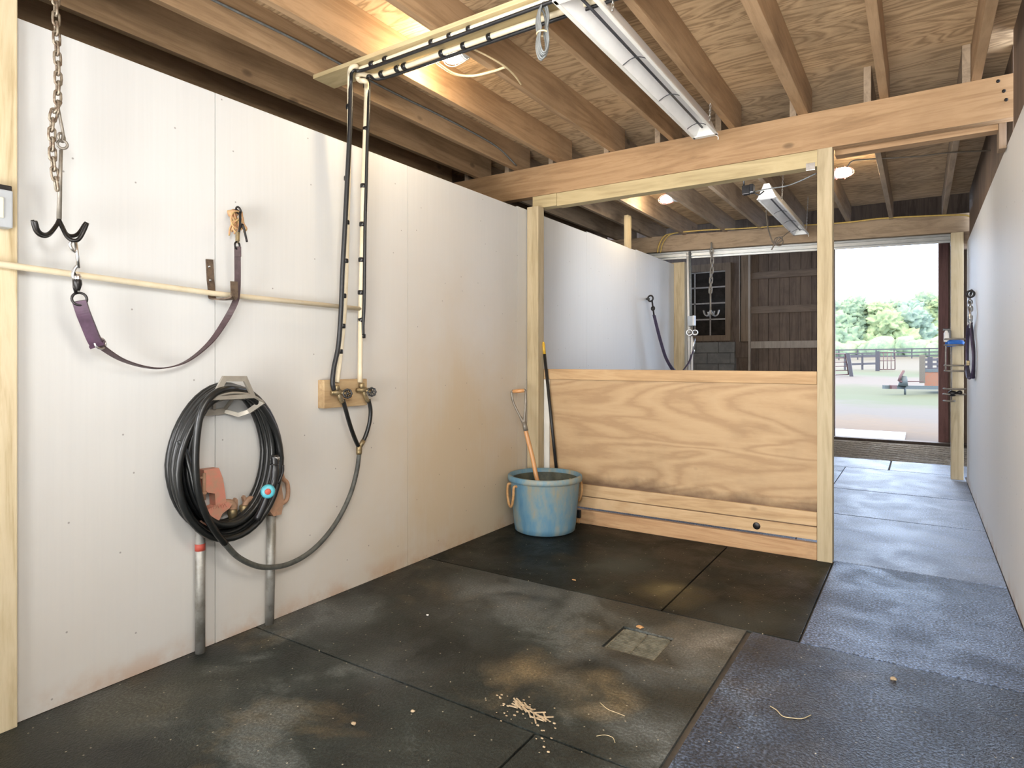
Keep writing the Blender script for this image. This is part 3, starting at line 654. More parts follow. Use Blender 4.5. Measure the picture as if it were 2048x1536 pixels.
pp = [(-2.502,1.087,1.325), (-2.512,1.118,1.298), (-2.532,1.188,1.259), (-2.552,1.280,1.232), (-2.562,1.364,1.227), (-2.567,1.460,1.255), (-2.567,1.560,1.335), (-2.562,1.631,1.436), (-2.547,1.665,1.515), (-2.532,1.665,1.558), (-2.522,1.661,1.613), (-2.507,1.651,1.698), (-2.502,1.647,1.748)]
ww = [(.8, .3, .3), (.9, .2, .35), (1, .05, .2), (1, 0, .1), (1, 0, .1), (.9, .25, .15), (.6, .5, .3), (.5, .6, .3), (.3, .8, .2), (.2, .9, 0), (.3, .9, 0), (.4, .9, 0), (.4, .9, 0)]
P = cat(pp, 6); W_ = [V(a) for a in cat(ww, 6)]; b = MB(); b.ribbon(P, W_, .026, .005)
b.ribbon([V((-2.504,1.649,1.713))+V((.002, 0, 0)), V((-2.500,1.646,1.756))+V((.002, 0, 0))], [(.4, .9, 0)]*2, .027, .011); obj('strap', b, M['strap'], st)
b = MB(); b.ring((-2.500,1.645,1.760), (1, .4, 0), .0165, .0042); obj('ring', b, M['darkiron'], st)
b = MB(); b.tube([(-2.500,1.646,1.772), (-2.502,1.647,1.790)], .007, 8); b.box(V((-2.507,1.639,1.778)), V((-2.490,1.652,1.820)), .003); obj('trigger_snap', b, M['brass'], st)
# eye bolt with twine
eb = thing('eye_bolt', V((-2.622,1.714,1.934)), 'eye bolt with frayed orange twine tied through it, on the white wall', 'eye bolt')
b = MB(); b.tube([(-2.632,1.715,1.933), (-2.537,1.670,1.924)], .006, 8); b.ring((-2.522,1.665,1.921), (0, 1, .4), .015, .0045); b.lathe([(.018, 0), (.018, .003)], (-2.622,1.709,1.931), (1, 0, 0), 16); obj('bolt', b, M['darkiron'], eb)
b = MB(); rnd = random.Random(5)
for k in range(9):
    p0 = V((-2.552,1.673,1.922))+V((rnd.uniform(-.03, .03), rnd.uniform(-.012, .012), rnd.uniform(-.01, .01)))
    q = [p0]; 
    for j in range(4): q.append(q[-1]+V((rnd.uniform(-.008, .008), rnd.uniform(-.018, .012), -rnd.uniform(.015, .032))))
    b.tube(cat(q, 4), .0042, 5)
b.ball(V((-2.572,1.669,1.914)), .024, 2, (1, .9, .8), .4, 3); b.ring((-2.532,1.665,1.880), (1, 0, 0), .03, .004, 16, 1.3)
obj('twine', b, M['twine'], eb)
b = MB(); b.tube(cat([(-2.512,1.666,1.913), (-2.507,1.663,1.854), (-2.504,1.654,1.808)], 5), .005, 8); b.tube(cat([(-2.507,1.663,1.841), (-2.507,1.675,1.859), (-2.507,1.687,1.823), (-2.510,1.699,1.785)], 5), .0048, 8); obj('snap_lever', b, M['darkiron'], eb)

# ================================================================== J BRACKET AND HORIZONTAL PIPE
jb = thing('j_bracket', V((-2.622,1.593,1.612)), 'brown steel J bracket screwed to the white wall', 'bracket')
b = MB(); b.ribbon([(-2.618,1.588,1.702), (-2.618,1.593,1.612), (-2.618,1.600,1.551)], [(0, 1, 0)]*3, .033, .006)
P = cat([(-2.618,1.600,1.558), (-2.610,1.595,1.537), (-2.592,1.593,1.527), (-2.552,1.608,1.524), (-2.507,1.620,1.527), (-2.497,1.627,1.533), (-2.497,1.629,1.547), (-2.497,1.627,1.601)], 6); b.ribbon(P, [(0, 1, 0)]*len(P), .033, .006); obj('arm', b, M['rusty'], jb)
for q in ((-2.615,1.585,1.670), (-2.615,1.589,1.611)):
    b = MB(); b.lathe([(.001, 0), (.006, 0), (.005, .004), (.001, .005)], q, (1, 0, 0), 10); obj('screw', b, M['steel'], jb)
b = MB(); b.tube([(-2.567,0.741,1.587), (-2.567,0.820,1.579), (-2.582,1.592,1.550), (-2.577,2.445,1.541)], .0118, 12)
obj('water_pipe', b, M['pvc'], None, 'cream plastic pipe running level across the white wall through the J bracket', 'pipe')

# ================================================================== HOSE HANGER AND COIL
hg = thing('hose_hanger', V((-2.622,1.714,1.076)), 'grey cast hose hanger holding the coiled black hose', 'hose hanger')
F = .15
def frame(outer, inner, off, m, name):
    b = MB(); n = len(outer); A = [b.bm.verts.new(V(q)) for q in outer]; B = [b.bm.verts.new(V(q)) for q in inner]; o = V(off)
    A2 = [b.bm.verts.new(V(q)+o) for q in outer]; B2 = [b.bm.verts.new(V(q)+o) for q in inner]
    for i in range(n):
        j = (i+1) % n
        b.bm.faces.new((A[i], A[j], B[j], B[i])); b.bm.faces.new((A2[j], A2[i], B2[i], B2[j])); b.bm.faces.new((A[j], A[i], A2[i], A2[j])); b.bm.faces.new((B[i], B[j], B2[j], B2[i]))
    return obj(name, b, m, hg)
frame([(-2.452,1.550,1.192), (-2.452,1.660,1.189), (-2.457,1.710,1.091), (-2.457,1.495,1.092)], [(-2.452,1.563,1.168), (-2.452,1.648,1.166), (-2.456,1.680,1.110), (-2.456,1.532,1.108)], (-.012, 0, 0), M['hanger'], 'front_frame')
# curved saddle arching back to the wall
b = MB(); arch0 = cat([(-2.467,1.481,1.082), (-2.462,1.522,1.109), (-2.457,1.587,1.123), (-2.457,1.654,1.118), (-2.462,1.711,1.100), (-2.467,1.753,1.075)], 5)
back = cat([(-2.612,1.550,1.033), (-2.612,1.599,1.069), (-2.612,1.663,1.086), (-2.612,1.727,1.083), (-2.612,1.776,1.068), (-2.612,1.805,1.043)], 5)
va = [b.bm.verts.new(q) for q in arch0]; vb = [b.bm.verts.new(q) for q in back]; va2 = [b.bm.verts.new(q-V((0, 0, .008))) for q in arch0]; vb2 = [b.bm.verts.new(q-V((0, 0, .008))) for q in back]
for i in range(len(va)-1):
    for a, c in ((va, vb), (vb2, va2), (va2, va), (vb, vb2)): b.bm.faces.new((a[i], a[i+1], c[i+1], c[i])).smooth = True
obj('saddle', b, M['hanger'], hg)
b = MB()                                                 # wall bracket: lower brace, left and right lugs
b.bar(V((-2.610,1.556,1.028)), V((-2.610,1.657,1.030)), .010, .026, (0, 0, 1)); b.bar(V((-2.608,1.656,1.030)), V((-2.572,1.701,1.011)), .010, .018, (0, 0, 1)); b.bar(V((-2.572,1.696,1.011)), V((-2.532,1.729,1.029)), .010, .018); b.bar(V((-2.532,1.724,1.027)), V((-2.472,1.754,1.072)), .012, .022)
b.bar(V((-2.610,1.604,1.087)), V((-2.610,1.604,1.038)), .010, .012, (0, 1, 0)); b.bar(V((-2.602,1.652,1.040)), V((-2.562,1.670,1.094)), .012, .012); b.bar(V((-2.572,1.671,1.107)), V((-2.562,1.675,1.089)), .014, .014)
obj('brace', b, M['hanger'], hg)

hs = thing('water_hose', V((-2.562,1.615,0.469)), 'coiled black rubber hose with spray nozzle hanging on the wall hanger', 'hose')
def loop(d, cy, cz, ry, rz, n=44, tilt=0.):
    pts = []
    for k in range(n):
        a = 2*PI*k/n; s, c = math.sin(a), math.cos(a)
        y = cy+ry*c*(1-.10*max(0, s)); z = cz+rz*s
        pts.append(V((XW+d+tilt*(z-cz), y, z)))
    return pts
# loop centre and radii from the hanging ellipse on the wall
CY, CZ = 1.648, .825
b = MB(); rnd = random.Random(11)
for k in range(6):
    d = .018+.021*k; b.tube(loop(d, CY-.004*k+rnd.uniform(-.005, .005), CZ+rnd.uniform(-.004, .004)-.004*k, .243+rnd.uniform(-.006, .006), .322+rnd.uniform(-.007, .007)), .0145, 10, True)
for k in range(3):
    d = .035+.035*k; b.tube(loop(d, CY-.014, CZ+.012, .205+rnd.uniform(-.004, .004), .298), .0145, 10, True)
obj('coil', b, M['hose'], hs)
b = MB(); P = cat([(-2.522,1.710,1.122), (-2.467,1.578,1.138), (-2.452,1.501,1.114), (-2.447,1.452,1.056), (-2.447,1.431,0.956), (-2.452,1.428,0.834), (-2.457,1.443,0.720), (-2.462,1.478,0.620), (-2.472,1.529,0.535), (-2.482,1.576,0.476)], 7); b.tube(P, .0145, 12)
P = cat([(-2.522,1.403,0.933), (-2.512,1.423,0.871), (-2.502,1.436,0.808), (-2.492,1.453,0.714), (-2.482,1.490,0.615), (-2.482,1.544,0.524)], 7); b.tube(P, .0125, 10)
obj('loose_loop', b, M['hose'], hs)
b = MB(); P = cat([(-2.482,1.553,0.511), (-2.487,1.583,0.469), (-2.502,1.647,0.398), (-2.522,1.735,0.335), (-2.537,1.824,0.295), (-2.552,1.945,0.273), (-2.562,2.071,0.289), (-2.562,2.182,0.345), (-2.562,2.282,0.435), (-2.562,2.358,0.546), (-2.562,2.401,0.660), (-2.562,2.416,0.746)], 8); b.tube(P, .0125, 12); obj('feed_line', b, M['hose_grey'], hs, 'dusty grey length leading to the valves')
b = MB(); P = cat([(-2.462,1.806,0.826), (-2.457,1.805,0.770), (-2.452,1.796,0.715), (-2.452,1.776,0.662)], 5); b.tube(P, [.0165, .0185, .0185, .0185, .0175]*3+[.017], 12); b.ring((-2.457,1.800,0.784), (0, .1, 1), .0185, .0025)
b.tube(cat([(-2.457,1.848,0.775), (-2.457,1.846,0.741), (-2.457,1.821,0.692)], 5), .006, 8); b.tube(cat([(-2.457,1.766,0.651), (-2.462,1.752,0.609), (-2.472,1.723,0.546)], 5), .017, 10)
obj('nozzle', b, M['blackplastic'], hs)
b = MB(); b.lathe([(.001, .016), (.022, .016), (.029, .012), (.031, 0), (.031, -.012), (.02, -.016)], (-2.437,1.754,0.672), (.75, -.55, .1), 24); 
dial = obj('dial', b, M['bluedial'], hs, 'turquoise dial')
b = MB(); b.lathe([(.001, .0195), (.012, .018), (.014, .016)], V((-2.437,1.754,0.672)), (.75, -.55, .1), 16); obj('dial_centre', b, M['redpaint'], dial)
b = MB(); b.lathe([(.0185, -.009), (.0205, -.006), (.0205, .006), (.0185, .009)], (-2.462,1.809,0.810), (0, .1, 1), 14); obj('hose_clamp', b, M['steel'], hs)

# ================================================================== YARD HYDRANTS
def hydrant_pipe(yb, topz, x): 
    b = MB(); b.tube([(x, yb, -.012), (x, yb, topz)], .0205, 16); return b
h1 = thing('yard_hydrant', (-2.592, 1.53, 0), 'red cast yard hydrant whose pipe has a bright red band, behind the coil', 'hydrant', 'yard hydrants')
HXo = .030
b = hydrant_pipe(1.53, (-2.592,1.534,0.548)[2], -2.592); obj('pipe', b, M['galv'], h1)
b = MB(); b.tube([(-2.592, 1.53, (-2.592,1.534,0.440)[2]), (-2.592, 1.53, (-2.592,1.534,0.470)[2])], .0212, 16); obj('red_band', b, M['redpaint'], h1)
b = MB()
b.prism([(-2.610,1.531,0.788), (-2.610,1.600,0.787), (-2.610,1.619,0.738), (-2.610,1.630,0.669), (-2.610,1.635,0.626), (-2.610,1.586,0.609), (-2.610,1.581,0.678), (-2.610,1.536,0.692)], (.045, 0, 0))
b.prism([(-2.602,1.491,0.716), (-2.602,1.522,0.754), (-2.602,1.531,0.720), (-2.602,1.500,0.663)], (.028, 0, 0))
b.prism([(-2.612,1.587,0.626), (-2.612,1.639,0.631), (-2.612,1.663,0.620), (-2.612,1.648,0.601), (-2.612,1.615,0.585), (-2.612,1.596,0.553), (-2.612,1.578,0.536), (-2.612,1.559,0.540), (-2.612,1.532,0.589), (-2.612,1.537,0.614)], (.05, 0, 0))
b.tube([(-2.590,1.551,0.588), (-2.590,1.553,0.531)], [.032, .023], 14)
obj('head', b, M['redcast'], h1)
b = MB(); b.tube(cat([(-2.587,1.609,0.616), (-2.585,1.641,0.623), (-2.582,1.668,0.618), (-2.580,1.679,0.601), (-2.580,1.677,0.586)], 5), [.017]*10+[.016]*11, 12); b.prism([(-2.592,1.675,0.623), (-2.592,1.689,0.638), (-2.592,1.697,0.628), (-2.592,1.697,0.598)], (.018, 0, 0)); obj('spout', b, M['rust_cast'], h1)
b = MB(); b.lathe([(.018, 0), (.0205, .004), (.0205, .026), (.0185, .03), (.0185, .046)], (-2.580,1.674,0.591), (0, .0, -1), 16); obj('hose_thread', b, M['brass'], h1)
b = MB(); b.tube([(-2.560,1.528,0.776), (-2.560,1.528,0.661)], .008, 8); b.lathe([(.012, 0), (.012, .012)], (-2.560,1.528,0.697), (0, 0, -1), 12); b.box(V((-2.567,1.510,0.763)), V((-2.558,1.536,0.754))); obj('linkage', b, M['rust_cast'], h1)
def lettering(s, loc, size, rot, m, parent, name):
    cu = bpy.data.curves.new(name, 'FONT'); cu.body = s; cu.size = size; cu.extrude = .0012; cu.align_x = 'CENTER'; cu.align_y = 'CENTER'
    o = bpy.data.objects.new(name, cu); COL.objects.link(o); bpy.context.view_layer.update()
    me = bpy.data.meshes.new_from_object(o.evaluated_get(bpy.context.evaluated_depsgraph_get())); bpy.data.objects.remove(o); bpy.data.curves.remove(cu)
    me.materials.clear(); me.materials.append(m); q = bpy.data.objects.new(name, me); COL.objects.link(q); q.parent = parent; q.location = V(loc)-wloc(parent); q.rotation_euler = rot; return q
lettering('IOWA', (-2.559,1.597,0.620), .026, (PI/2, 0, PI/2), M['redcast'], h1, 'cast_letters')
h2 = thing('yard_hydrant', (-2.596, 1.877, 0), 'rusty yard hydrant with bent lever, half hidden by the hose coil', 'hydrant', 'yard hydrants')
b = MB(); b.tube([(-2.596, 1.877, -.012), (-2.596,1.888,0.517)], .0205, 16); obj('pipe', b, M['galv'], h2)
b = MB(); b.prism([(-2.610,1.846,0.690), (-2.610,1.912,0.699), (-2.610,1.935,0.579), (-2.610,1.921,0.518), (-2.610,1.879,0.517), (-2.610,1.835,0.574)], (.045, 0, 0)); b.box(V((-2.612,1.894,0.533)), V((-2.557,1.887,0.523)), .003)
b.tube(cat([(-2.587,1.846,0.589), (-2.585,1.805,0.613), (-2.582,1.769,0.620), (-2.580,1.744,0.611), (-2.580,1.734,0.590)], 5), .0135, 12); b.prism([(-2.592,1.724,0.634), (-2.592,1.734,0.641), (-2.592,1.745,0.616), (-2.592,1.734,0.600)], (.018, 0, 0)); obj('head', b, M['rust_cast'], h2)
b = MB(); b.lathe([(.018, 0), (.0205, .004), (.0205, .03), (.0185, .034)], (-2.580,1.731,0.598), (0, 0, -1), 16); obj('hose_thread', b, M['brass'], h2)
b = MB(); b.tube(cat([(-2.587,1.935,0.719), (-2.587,1.946,0.684), (-2.587,1.969,0.658), (-2.587,1.975,0.611), (-2.587,1.966,0.576), (-2.587,1.940,0.563), (-2.587,1.909,0.557)], 6), .0105, 10); obj('lever', b, M['rust_cast'], h2)

# ================================================================== VALVE BLOCK
bl = V((-2.622,2.370,1.076)); vb_ = thing('valve_board', bl, 'wooden block on the white wall carrying two water valves', 'block')
b = MB(); b.box((XW+.0005, 2.185, 1.008), (-2.572, 2.485, 1.155), .004); obj('block', b, M['block'], vb_)
def valve(px, hub, wheel, nz, label, px_top):
    t = thing('gate_valve', hub, label, 'valve', 'gate valves')
    hub = V(hub); b = MB(); b.lathe([(.011, -.04), (.013, -.035), (.013, -.02), (.017, -.015), (.017, .015), (.012, .02), (.011, .05)], hub, (.25, 1, 0), 14)
    b.tube([hub, hub+(V(wheel)-hub)*.9], .008, 10); b.tube(cat([hub, hub+V((.005, .01, -.03)), V(nz)], 4), .0125, 12); b.lathe([(.014, 0), (.016, .004), (.016, .02), (.013, .026)], hub+V((0, -.01, .012)), (0, 0, 1), 12)
    obj('body', b, M['brass'], t)
    w = V(wheel); ax = V((.80, -.55, .12)).normalized(); b = MB(); u = ax.cross(V((0, 0, 1))).normalized(); v_ = ax.cross(u)
    ring = [w+(u*math.cos(2*PI*k/32)+v_*math.sin(2*PI*k/32))*(.0215+.0018*math.cos(8*2*PI*k/32)) for k in range(32)]
    b.tube(ring, .0048, 8, True)
    for k in range(4):
        a = PI*k/4; b.tube([w-(u*math.cos(a)+v_*math.sin(a))*.021, w+(u*math.cos(a)+v_*math.sin(a))*.021], .0028, 6)
    b.lathe([(.007, -.004), (.007, .006), (.004, .009)], w, ax, 10); obj('handwheel', b, M['blackplastic'], t)
    return t
valve(0, (-2.547,2.255,1.089), (-2.512,2.288,1.083), (-2.542,2.281,1.038), 'brass gate valve with black wheel at the middle of the wooden block', 0)
valve(1, (-2.547,2.431,1.095), (-2.512,2.462,1.084), (-2.542,2.463,1.030), 'brass gate valve with black wheel past the outer end of the wooden block', 0)
ys = thing('hose_splitter', V((-2.562,2.416,0.781)), 'black Y hose joining both valves to the feed hose', 'hose')
b = MB(); b.tube(cat([(-2.542,2.284,1.048), (-2.544,2.303,1.000), (-2.552,2.342,0.911), (-2.557,2.382,0.832), (-2.562,2.412,0.787)], 6), .0115, 12); obj('branch', b, M['hose'], ys)
b = MB(); b.tube(cat([(-2.542,2.467,1.041), (-2.544,2.484,0.982), (-2.550,2.482,0.913), (-2.557,2.459,0.840), (-2.562,2.427,0.791)], 6), .0115, 12); obj('branch', b, M['hose'], ys)
b = MB(); b.lathe([(.012, -.012), (.0165, -.006), (.0165, .012), (.015, .016), (.0165, .02), (.014, .034)], (-2.562,2.416,0.778), (0, .0, -1), 14); b.tube([(-2.557,2.444,0.817), (-2.561,2.422,0.786)], .0135, 10); obj('fitting', b, M['brass'], ys)

# ================================================================== PIPE BOARD UNDER THE JOISTS AND THE TWO PIPES
b = MB(); b.box((-2.775, 2.28, 2.795), (-.55, 2.43, 2.818), .003)
obj('pipe_board', b, M['pale_x'], None, 'pale board nailed under the joists carrying the two pipes', 'board')
def tie_on(b_, p, d, r=.0165, h=.012):
    b_.lathe([(r, -h), (r+.002, -h*.6), (r+.002, h*.6), (r, h)], p, d, 12)
def pipe(name, pts, label, ties, cable, r=.0135, cr_=.0095):
    t = thing(name, pts[-1], label, 'pipe', 'taped water pipes'); b = MB(); P = cat(pts, 7); b.tube(P, r, 12); obj('pipe', b, M['pvc'], t)
    for q, d in ties:
        if d[0]: q = (q[0], pts[2][1], pts[2][2])
        b = MB(); tie_on(b, V(q), V(d), r+.0025); obj('tape_wrap', b, M['blackplastic'], t)
    b = MB(); P = cat(cable, 7); b.tube(P, [.0088 if q.z > 2.7 else cr_ for q in P], 8); obj('heat_cable', b, M['black'], t)
    return t
ZP = 2.776
# pipe A (near the wall edge of the board): from the heater end to the left, down to the block's left fitting
A1 = [(-.62, 2.300, ZP), (-1.3, 2.302, ZP), (-2.0, 2.306, ZP), (-2.42, 2.31, ZP), (-2.434,2.274,2.776), (-2.457,2.258,2.760), (-2.512,2.302,2.733), (-2.522,2.311,2.501), (-2.547,2.323,2.111), (-2.567,2.321,1.579), (-2.572,2.297,1.312), (-2.557,2.257,1.141)]
tA = [((-2.352,2.276,2.776), (1, 0, 0)), ((-2.256,2.288,2.776), (1, 0, 0)), ((-1.951,2.321,2.776), (1, 0, 0)), ((-1.841,2.320,2.776), (1, 0, 0)), ((-1.728,2.330,2.776), (1, 0, 0)), ((-2.522,2.307,2.595), (0, 0, 1)), ((-2.547,2.316,2.224), (0, 0, 1)), ((-2.552,2.317,1.991), (0, 0, 1)), ((-2.562,2.319,1.787), (0, 0, 1)), ((-2.567,2.310,1.600), (0, 0, 1)), ((-2.570,2.306,1.440), (0, 0, 1)), ((-2.572,2.290,1.304), (0, 0, 1))]
cA = [(-.62, 2.285, ZP-.018), (-1.3, 2.290, ZP-.019), (-2.0, 2.296, ZP-.020), (-2.4, 2.300, ZP-.018), (-2.450,2.268,2.752), (-2.497,2.298,2.702), (-2.507,2.301,2.495), (-2.522,2.297,2.233), (-2.532,2.289,1.970), (-2.542,2.281,1.733), (-2.547,2.275,1.522), (-2.552,2.262,1.338), (-2.552,2.232,1.220), (-2.547,2.218,1.142), (-2.547,2.228,1.103)]
pipe('water_pipe', A1, 'cream water pipe hidden by a thick black cable, left one above the valves', tA, cA, .0120, .0125)
B1 = [(-.62, 2.405, ZP-.002), (-1.3, 2.408, ZP-.002), (-2.0, 2.41, ZP-.002), (-2.40, 2.412, ZP-.002), (-2.473,2.346,2.772), (-2.501,2.344,2.765), (-2.490,2.355,2.745), (-2.458,2.363,2.735), (-2.537,2.447,2.739), (-2.542,2.444,2.520), (-2.557,2.444,2.193), (-2.572,2.444,1.755), (-2.577,2.441,1.479), (-2.560,2.421,1.136)]
tB = [((-2.385,2.354,2.774), (1, 0, 0)), ((-2.273,2.348,2.774), (1, 0, 0)), ((-2.224,2.355,2.774), (1, 0, 0)), ((-1.975,2.364,2.774), (1, 0, 0)), ((-1.839,2.372,2.774), (1, 0, 0)), ((-1.688,2.394,2.774), (1, 0, 0)), ((-2.537,2.447,2.761), (0, 0, 1)), ((-2.542,2.448,2.526), (0, 0, 1)), ((-2.557,2.444,2.215), (0, 0, 1)), ((-2.562,2.441,2.004), (0, 0, 1)), ((-2.567,2.439,1.809), (0, 0, 1)), ((-2.572,2.440,1.630), (0, 0, 1)), ((-2.577,2.445,1.479), (0, 0, 1)), ((-2.572,2.451,1.391), (0, 0, 1))]
cB = [(-.62, 2.425, ZP-.012), (-1.3, 2.428, ZP-.014), (-2.0, 2.43, ZP-.016), (-2.40, 2.43, ZP-.014), (-2.438,2.366,2.760), (-2.522,2.451,2.759), (-2.522,2.447,2.599), (-2.532,2.446,2.409), (-2.542,2.448,2.192), (-2.547,2.446,2.000), (-2.552,2.447,1.753), (-2.557,2.448,1.561), (-2.562,2.445,1.451), (-2.562,2.445,1.396)]
pipe('water_pipe', B1, 'cream water pipe with black tape rings, right one above the valves', tB, cB)

# coiled grey cord hanging from the board
b = MB(); top = V((-1.374,2.351,2.790)); rnd = random.Random(2)
cc = V((-1.339,2.303,2.655)); cr = V((.837, .547, 0))
for k in range(6):
    o = cr*rnd.uniform(-.006, .006)+V((0, 0, rnd.uniform(-.008, .008))); wv = .022+.004*rnd.random(); hh = .105+.008*rnd.random(); fw = V((-.547, .837, 0))*(k-2.5)*.007
    b.tube([cc+o+fw+cr*wv*math.cos(2*PI*q/24)*(1-.45*math.exp(-((math.sin(2*PI*q/24)*hh-.0)/.03)**2))+V((0, 0, hh*math.sin(2*PI*q/24))) for q in range(24)], .0045, 6, True)
b.tube([cc+V((0, 0, .10)), cc+V((0, 0, .16))], .005, 6)
t = thing('coiled_cord', cc, 'bundled grey electric cord hanging beside the large heater', 'cord'); obj('coil', b, M['grey_cord'], t)
b = MB(); b.ring(cc+V((0, 0, -.01)), (0, 0, 1), .024, .0035, 16); obj('tie', b, M['pale_cord'], t)

# ================================================================== INFRARED HEATERS
def heater(x, y0, y1, z, label, near_cap=.12):
    w, h = .152, .125; t = thing('infrared_heater', (x, (y0+y1)/2, z), label, 'heater', 'infrared stall heaters')
    sec = [(-w/2, 0), (-.022, h), (.022, h), (w/2, 0), (w/2-.012, 0), (.018, h-.008), (-.018, h-.008), (-w/2+.012, 0)]
    b = MB(); b.prism([(x+a, y0, z+c) for a, c in sec], (0, y1-y0, 0)); obj('reflector', b, M['reflect'], t)
    b = MB(); b.box((x-w/2-.004, y0, z-.004), (x-w/2+.013, y1, z+.004), .001); b.box((x+w/2-.013, y0, z-.004), (x+w/2+.004, y1, z+.004), .001)
    b.box((x-w/2, y0-.004, z-.004), (x+w/2, y0+.03, z+.003)); b.box((x-w/2, y1-.03, z-.004), (x+w/2, y1+.004, z+.003)); obj('rim', b, M['white'], t)
    for y in (y0, y1):
        b = MB(); b.prism([(x-w/2, y-.003, z), (x+w/2, y-.003, z), (x+.022, y-.003, z+h), (x-.022, y-.003, z+h)], (0, .006, 0)); obj('end_plate', b, M['white'], t)
    b = MB(); b.tube([(x, y0+.05, z+.035), (x, y1-.08, z+.035)], .0065, 8); obj('heating_rod', b, M['heat_dark'], t)
    n = 3
    for i in range(n):
        y = y0+(y1-y0)*(.36+.27*i); b = MB(); b.tube(cat([(x-w/2+.01, y, z+.002), (x-.03, y, z+.020), (x, y, z+.026), (x+.03, y, z+.02), (x+w/2-.01, y, z+.002)], 4), .0025, 6); obj('guard_wire', b, M['heat_dark'], t)
    for y in (y0+.22, y1-.22):
        c_ = chain([(x+.085, y, z+.02), (x+.10, y, ZC-.03)], .006, .0022, .016); obj('hanging_chain', c_, M['steel'], t)
    b = MB(); b.tube(cat([(x+.06, y1-.01, z), (x+.075, y1+.01, z-.012), (x+.075, y1+.01, z-.03)], 4), .003, 6); obj('tag_wire', b, M['white'], t)
    return t
heater(-1.155, 2.20, 4.08, 2.70, 'large white infrared heater hanging under the joists before the beam')
h_ = heater(-1.105, 5.74, 7.62, 2.655, 'smaller-looking white infrared heater hanging beyond the partition, in the second stall')

# ================================================================== BULB FIXTURES
def jar(base, d, label, m, s=1., power=20, red=True):
    d = V(d).normalized(); base = V(base); t = thing('caged_light', base, label, 'light', 'caged bulb lights')
    b = MB(); b.lathe([(.050*s, 0), (.052*s, .012), (.046*s, .02), (.040*s, .045), (.042*s, .05)], base, d, 24); obj('base', b, M['greybox'], t)
    b = MB(); b.lathe([(.034*s, .05), (.040*s, .07), (.041*s, .11), (.036*s, .145), (.022*s, .17), (.004*s, .178)], base, d, 24); obj('globe', b, m, t)
    b = MB(); u = d.orthogonal().normalized(); w = d.cross(u)
    for k in range(4):
        a = PI*k/2+.4; e = u*math.cos(a)+w*math.sin(a); b.tube(cat([base+e*.044*s+d*.05, base+e*.049*s+d*.10, base+e*.045*s+d*.15, base+e*.02*s+d*.185, base+d*.19], 4), .0022, 6)
    b.ring(base+d*.055, d, .045*s, .003); b.ring(base+d*.12, d, .049*s, .0022); obj('wire_guard', b, M['globe_red'] if red else M['white'], t)
    ld = bpy.data.lights.new('bulb_lamp', 'POINT'); ld.energy = power; ld.color = (1, .80, .52); ld.shadow_soft_size = .05
    lo = bpy.data.objects.new('bulb_lamp', ld); COL.objects.link(lo); lo.parent = t; lo.location = d*.26+V((0, 0, -.02))
    return t
jar((-1.945, 2.62, 2.885), (-1, 0, -.12), 'lit caged bulb above the pipe board, glowing on the yellow joist', M['bulb'], 1, 16, False)
jar((-2.003, 6.10, 2.875), (-1, -.1, -.1), 'lit caged bulb with red guard between second-stall joists, left of the small heater', M['bulb_far'], 1, 14)
jar((-.658, 6.10, 2.875), (1, -.12, -.05), 'lit bullet-shaped caged bulb over the lane', M['bulb_far'], 1.1, 9)

# ================================================================== CABLES
def cable(pts, r, m, label, n=8, name='cable'):
    b = MB(); b.tube(cat(pts, n), r, 6); return obj(name, b, M[m], None, label, 'cable')
cable([(-2.752, 1.0, 2.95), (-2.752, 1.6, 2.935), (-2.752, 2.2, 2.945), (-2.752, 2.8, 2.93), (-2.752, 3.4, 2.935), (-2.752, 4.0, 2.92), (-2.745, 4.3, 2.84)], .0065, 'grey_cord', 'grey cable stapled along the face of a brown joist')
cable([(-2.157,2.542,2.860), (-2.138,2.592,2.830), (-2.116,2.693,2.815), (-2.044,2.755,2.810), (-1.924,2.775,2.812), (-1.843,2.774,2.815)], .007, 'pale_cord', 'pale cable looping bright below the bulb at the pipe board')
cable([(-1.904,2.545,2.840), (-1.851,2.624,2.815), (-1.837,2.766,2.813), (-1.853,2.888,2.813), (-1.882,2.996,2.813)], .005, 'pale_cord', 'thin pale cable along the joist edge beyond the bulb')
cable([(-2.774,7.660,2.617), (-2.747,7.640,2.706), (-2.675,7.620,2.802), (-2.570,7.630,2.830), (-2.244,7.680,2.839), (-1.792,7.760,2.825), (-1.364,7.850,2.821), (-0.969,7.900,2.801), (-0.653,7.970,2.804), (-0.367,8.050,2.823), (0.048,8.140,2.816), (0.381,8.220,2.800), (0.468,8.240,2.762)], .0085, 'yellow_cord', 'yellow cable draped along the far beam')
cable([(-2.735,7.660,2.613), (-2.702,7.640,2.714), (-2.624,7.620,2.803), (-2.539,7.630,2.832)], .007, 'yellow_cord', 'short yellow cable loop at the left end of the far beam')
cable([(-0.501,5.851,2.850), (-0.450,5.699,2.850), (-0.361,5.674,2.840), (-0.193,5.685,2.825), (0.002,5.700,2.810), (0.190,5.727,2.810), (0.497,5.861,2.810)], .006, 'brown_cord', 'thin dark cable running from the bullet-shaped bulb across the joists')
cable([(-0.651,5.200,2.659), (-0.791,5.400,2.672), (-0.943,5.700,2.725), (-1.070,5.700,2.723), (-1.211,5.600,2.687)], .005, 'grey_cord', 'thin grey cable near the far joists, below the header plate')
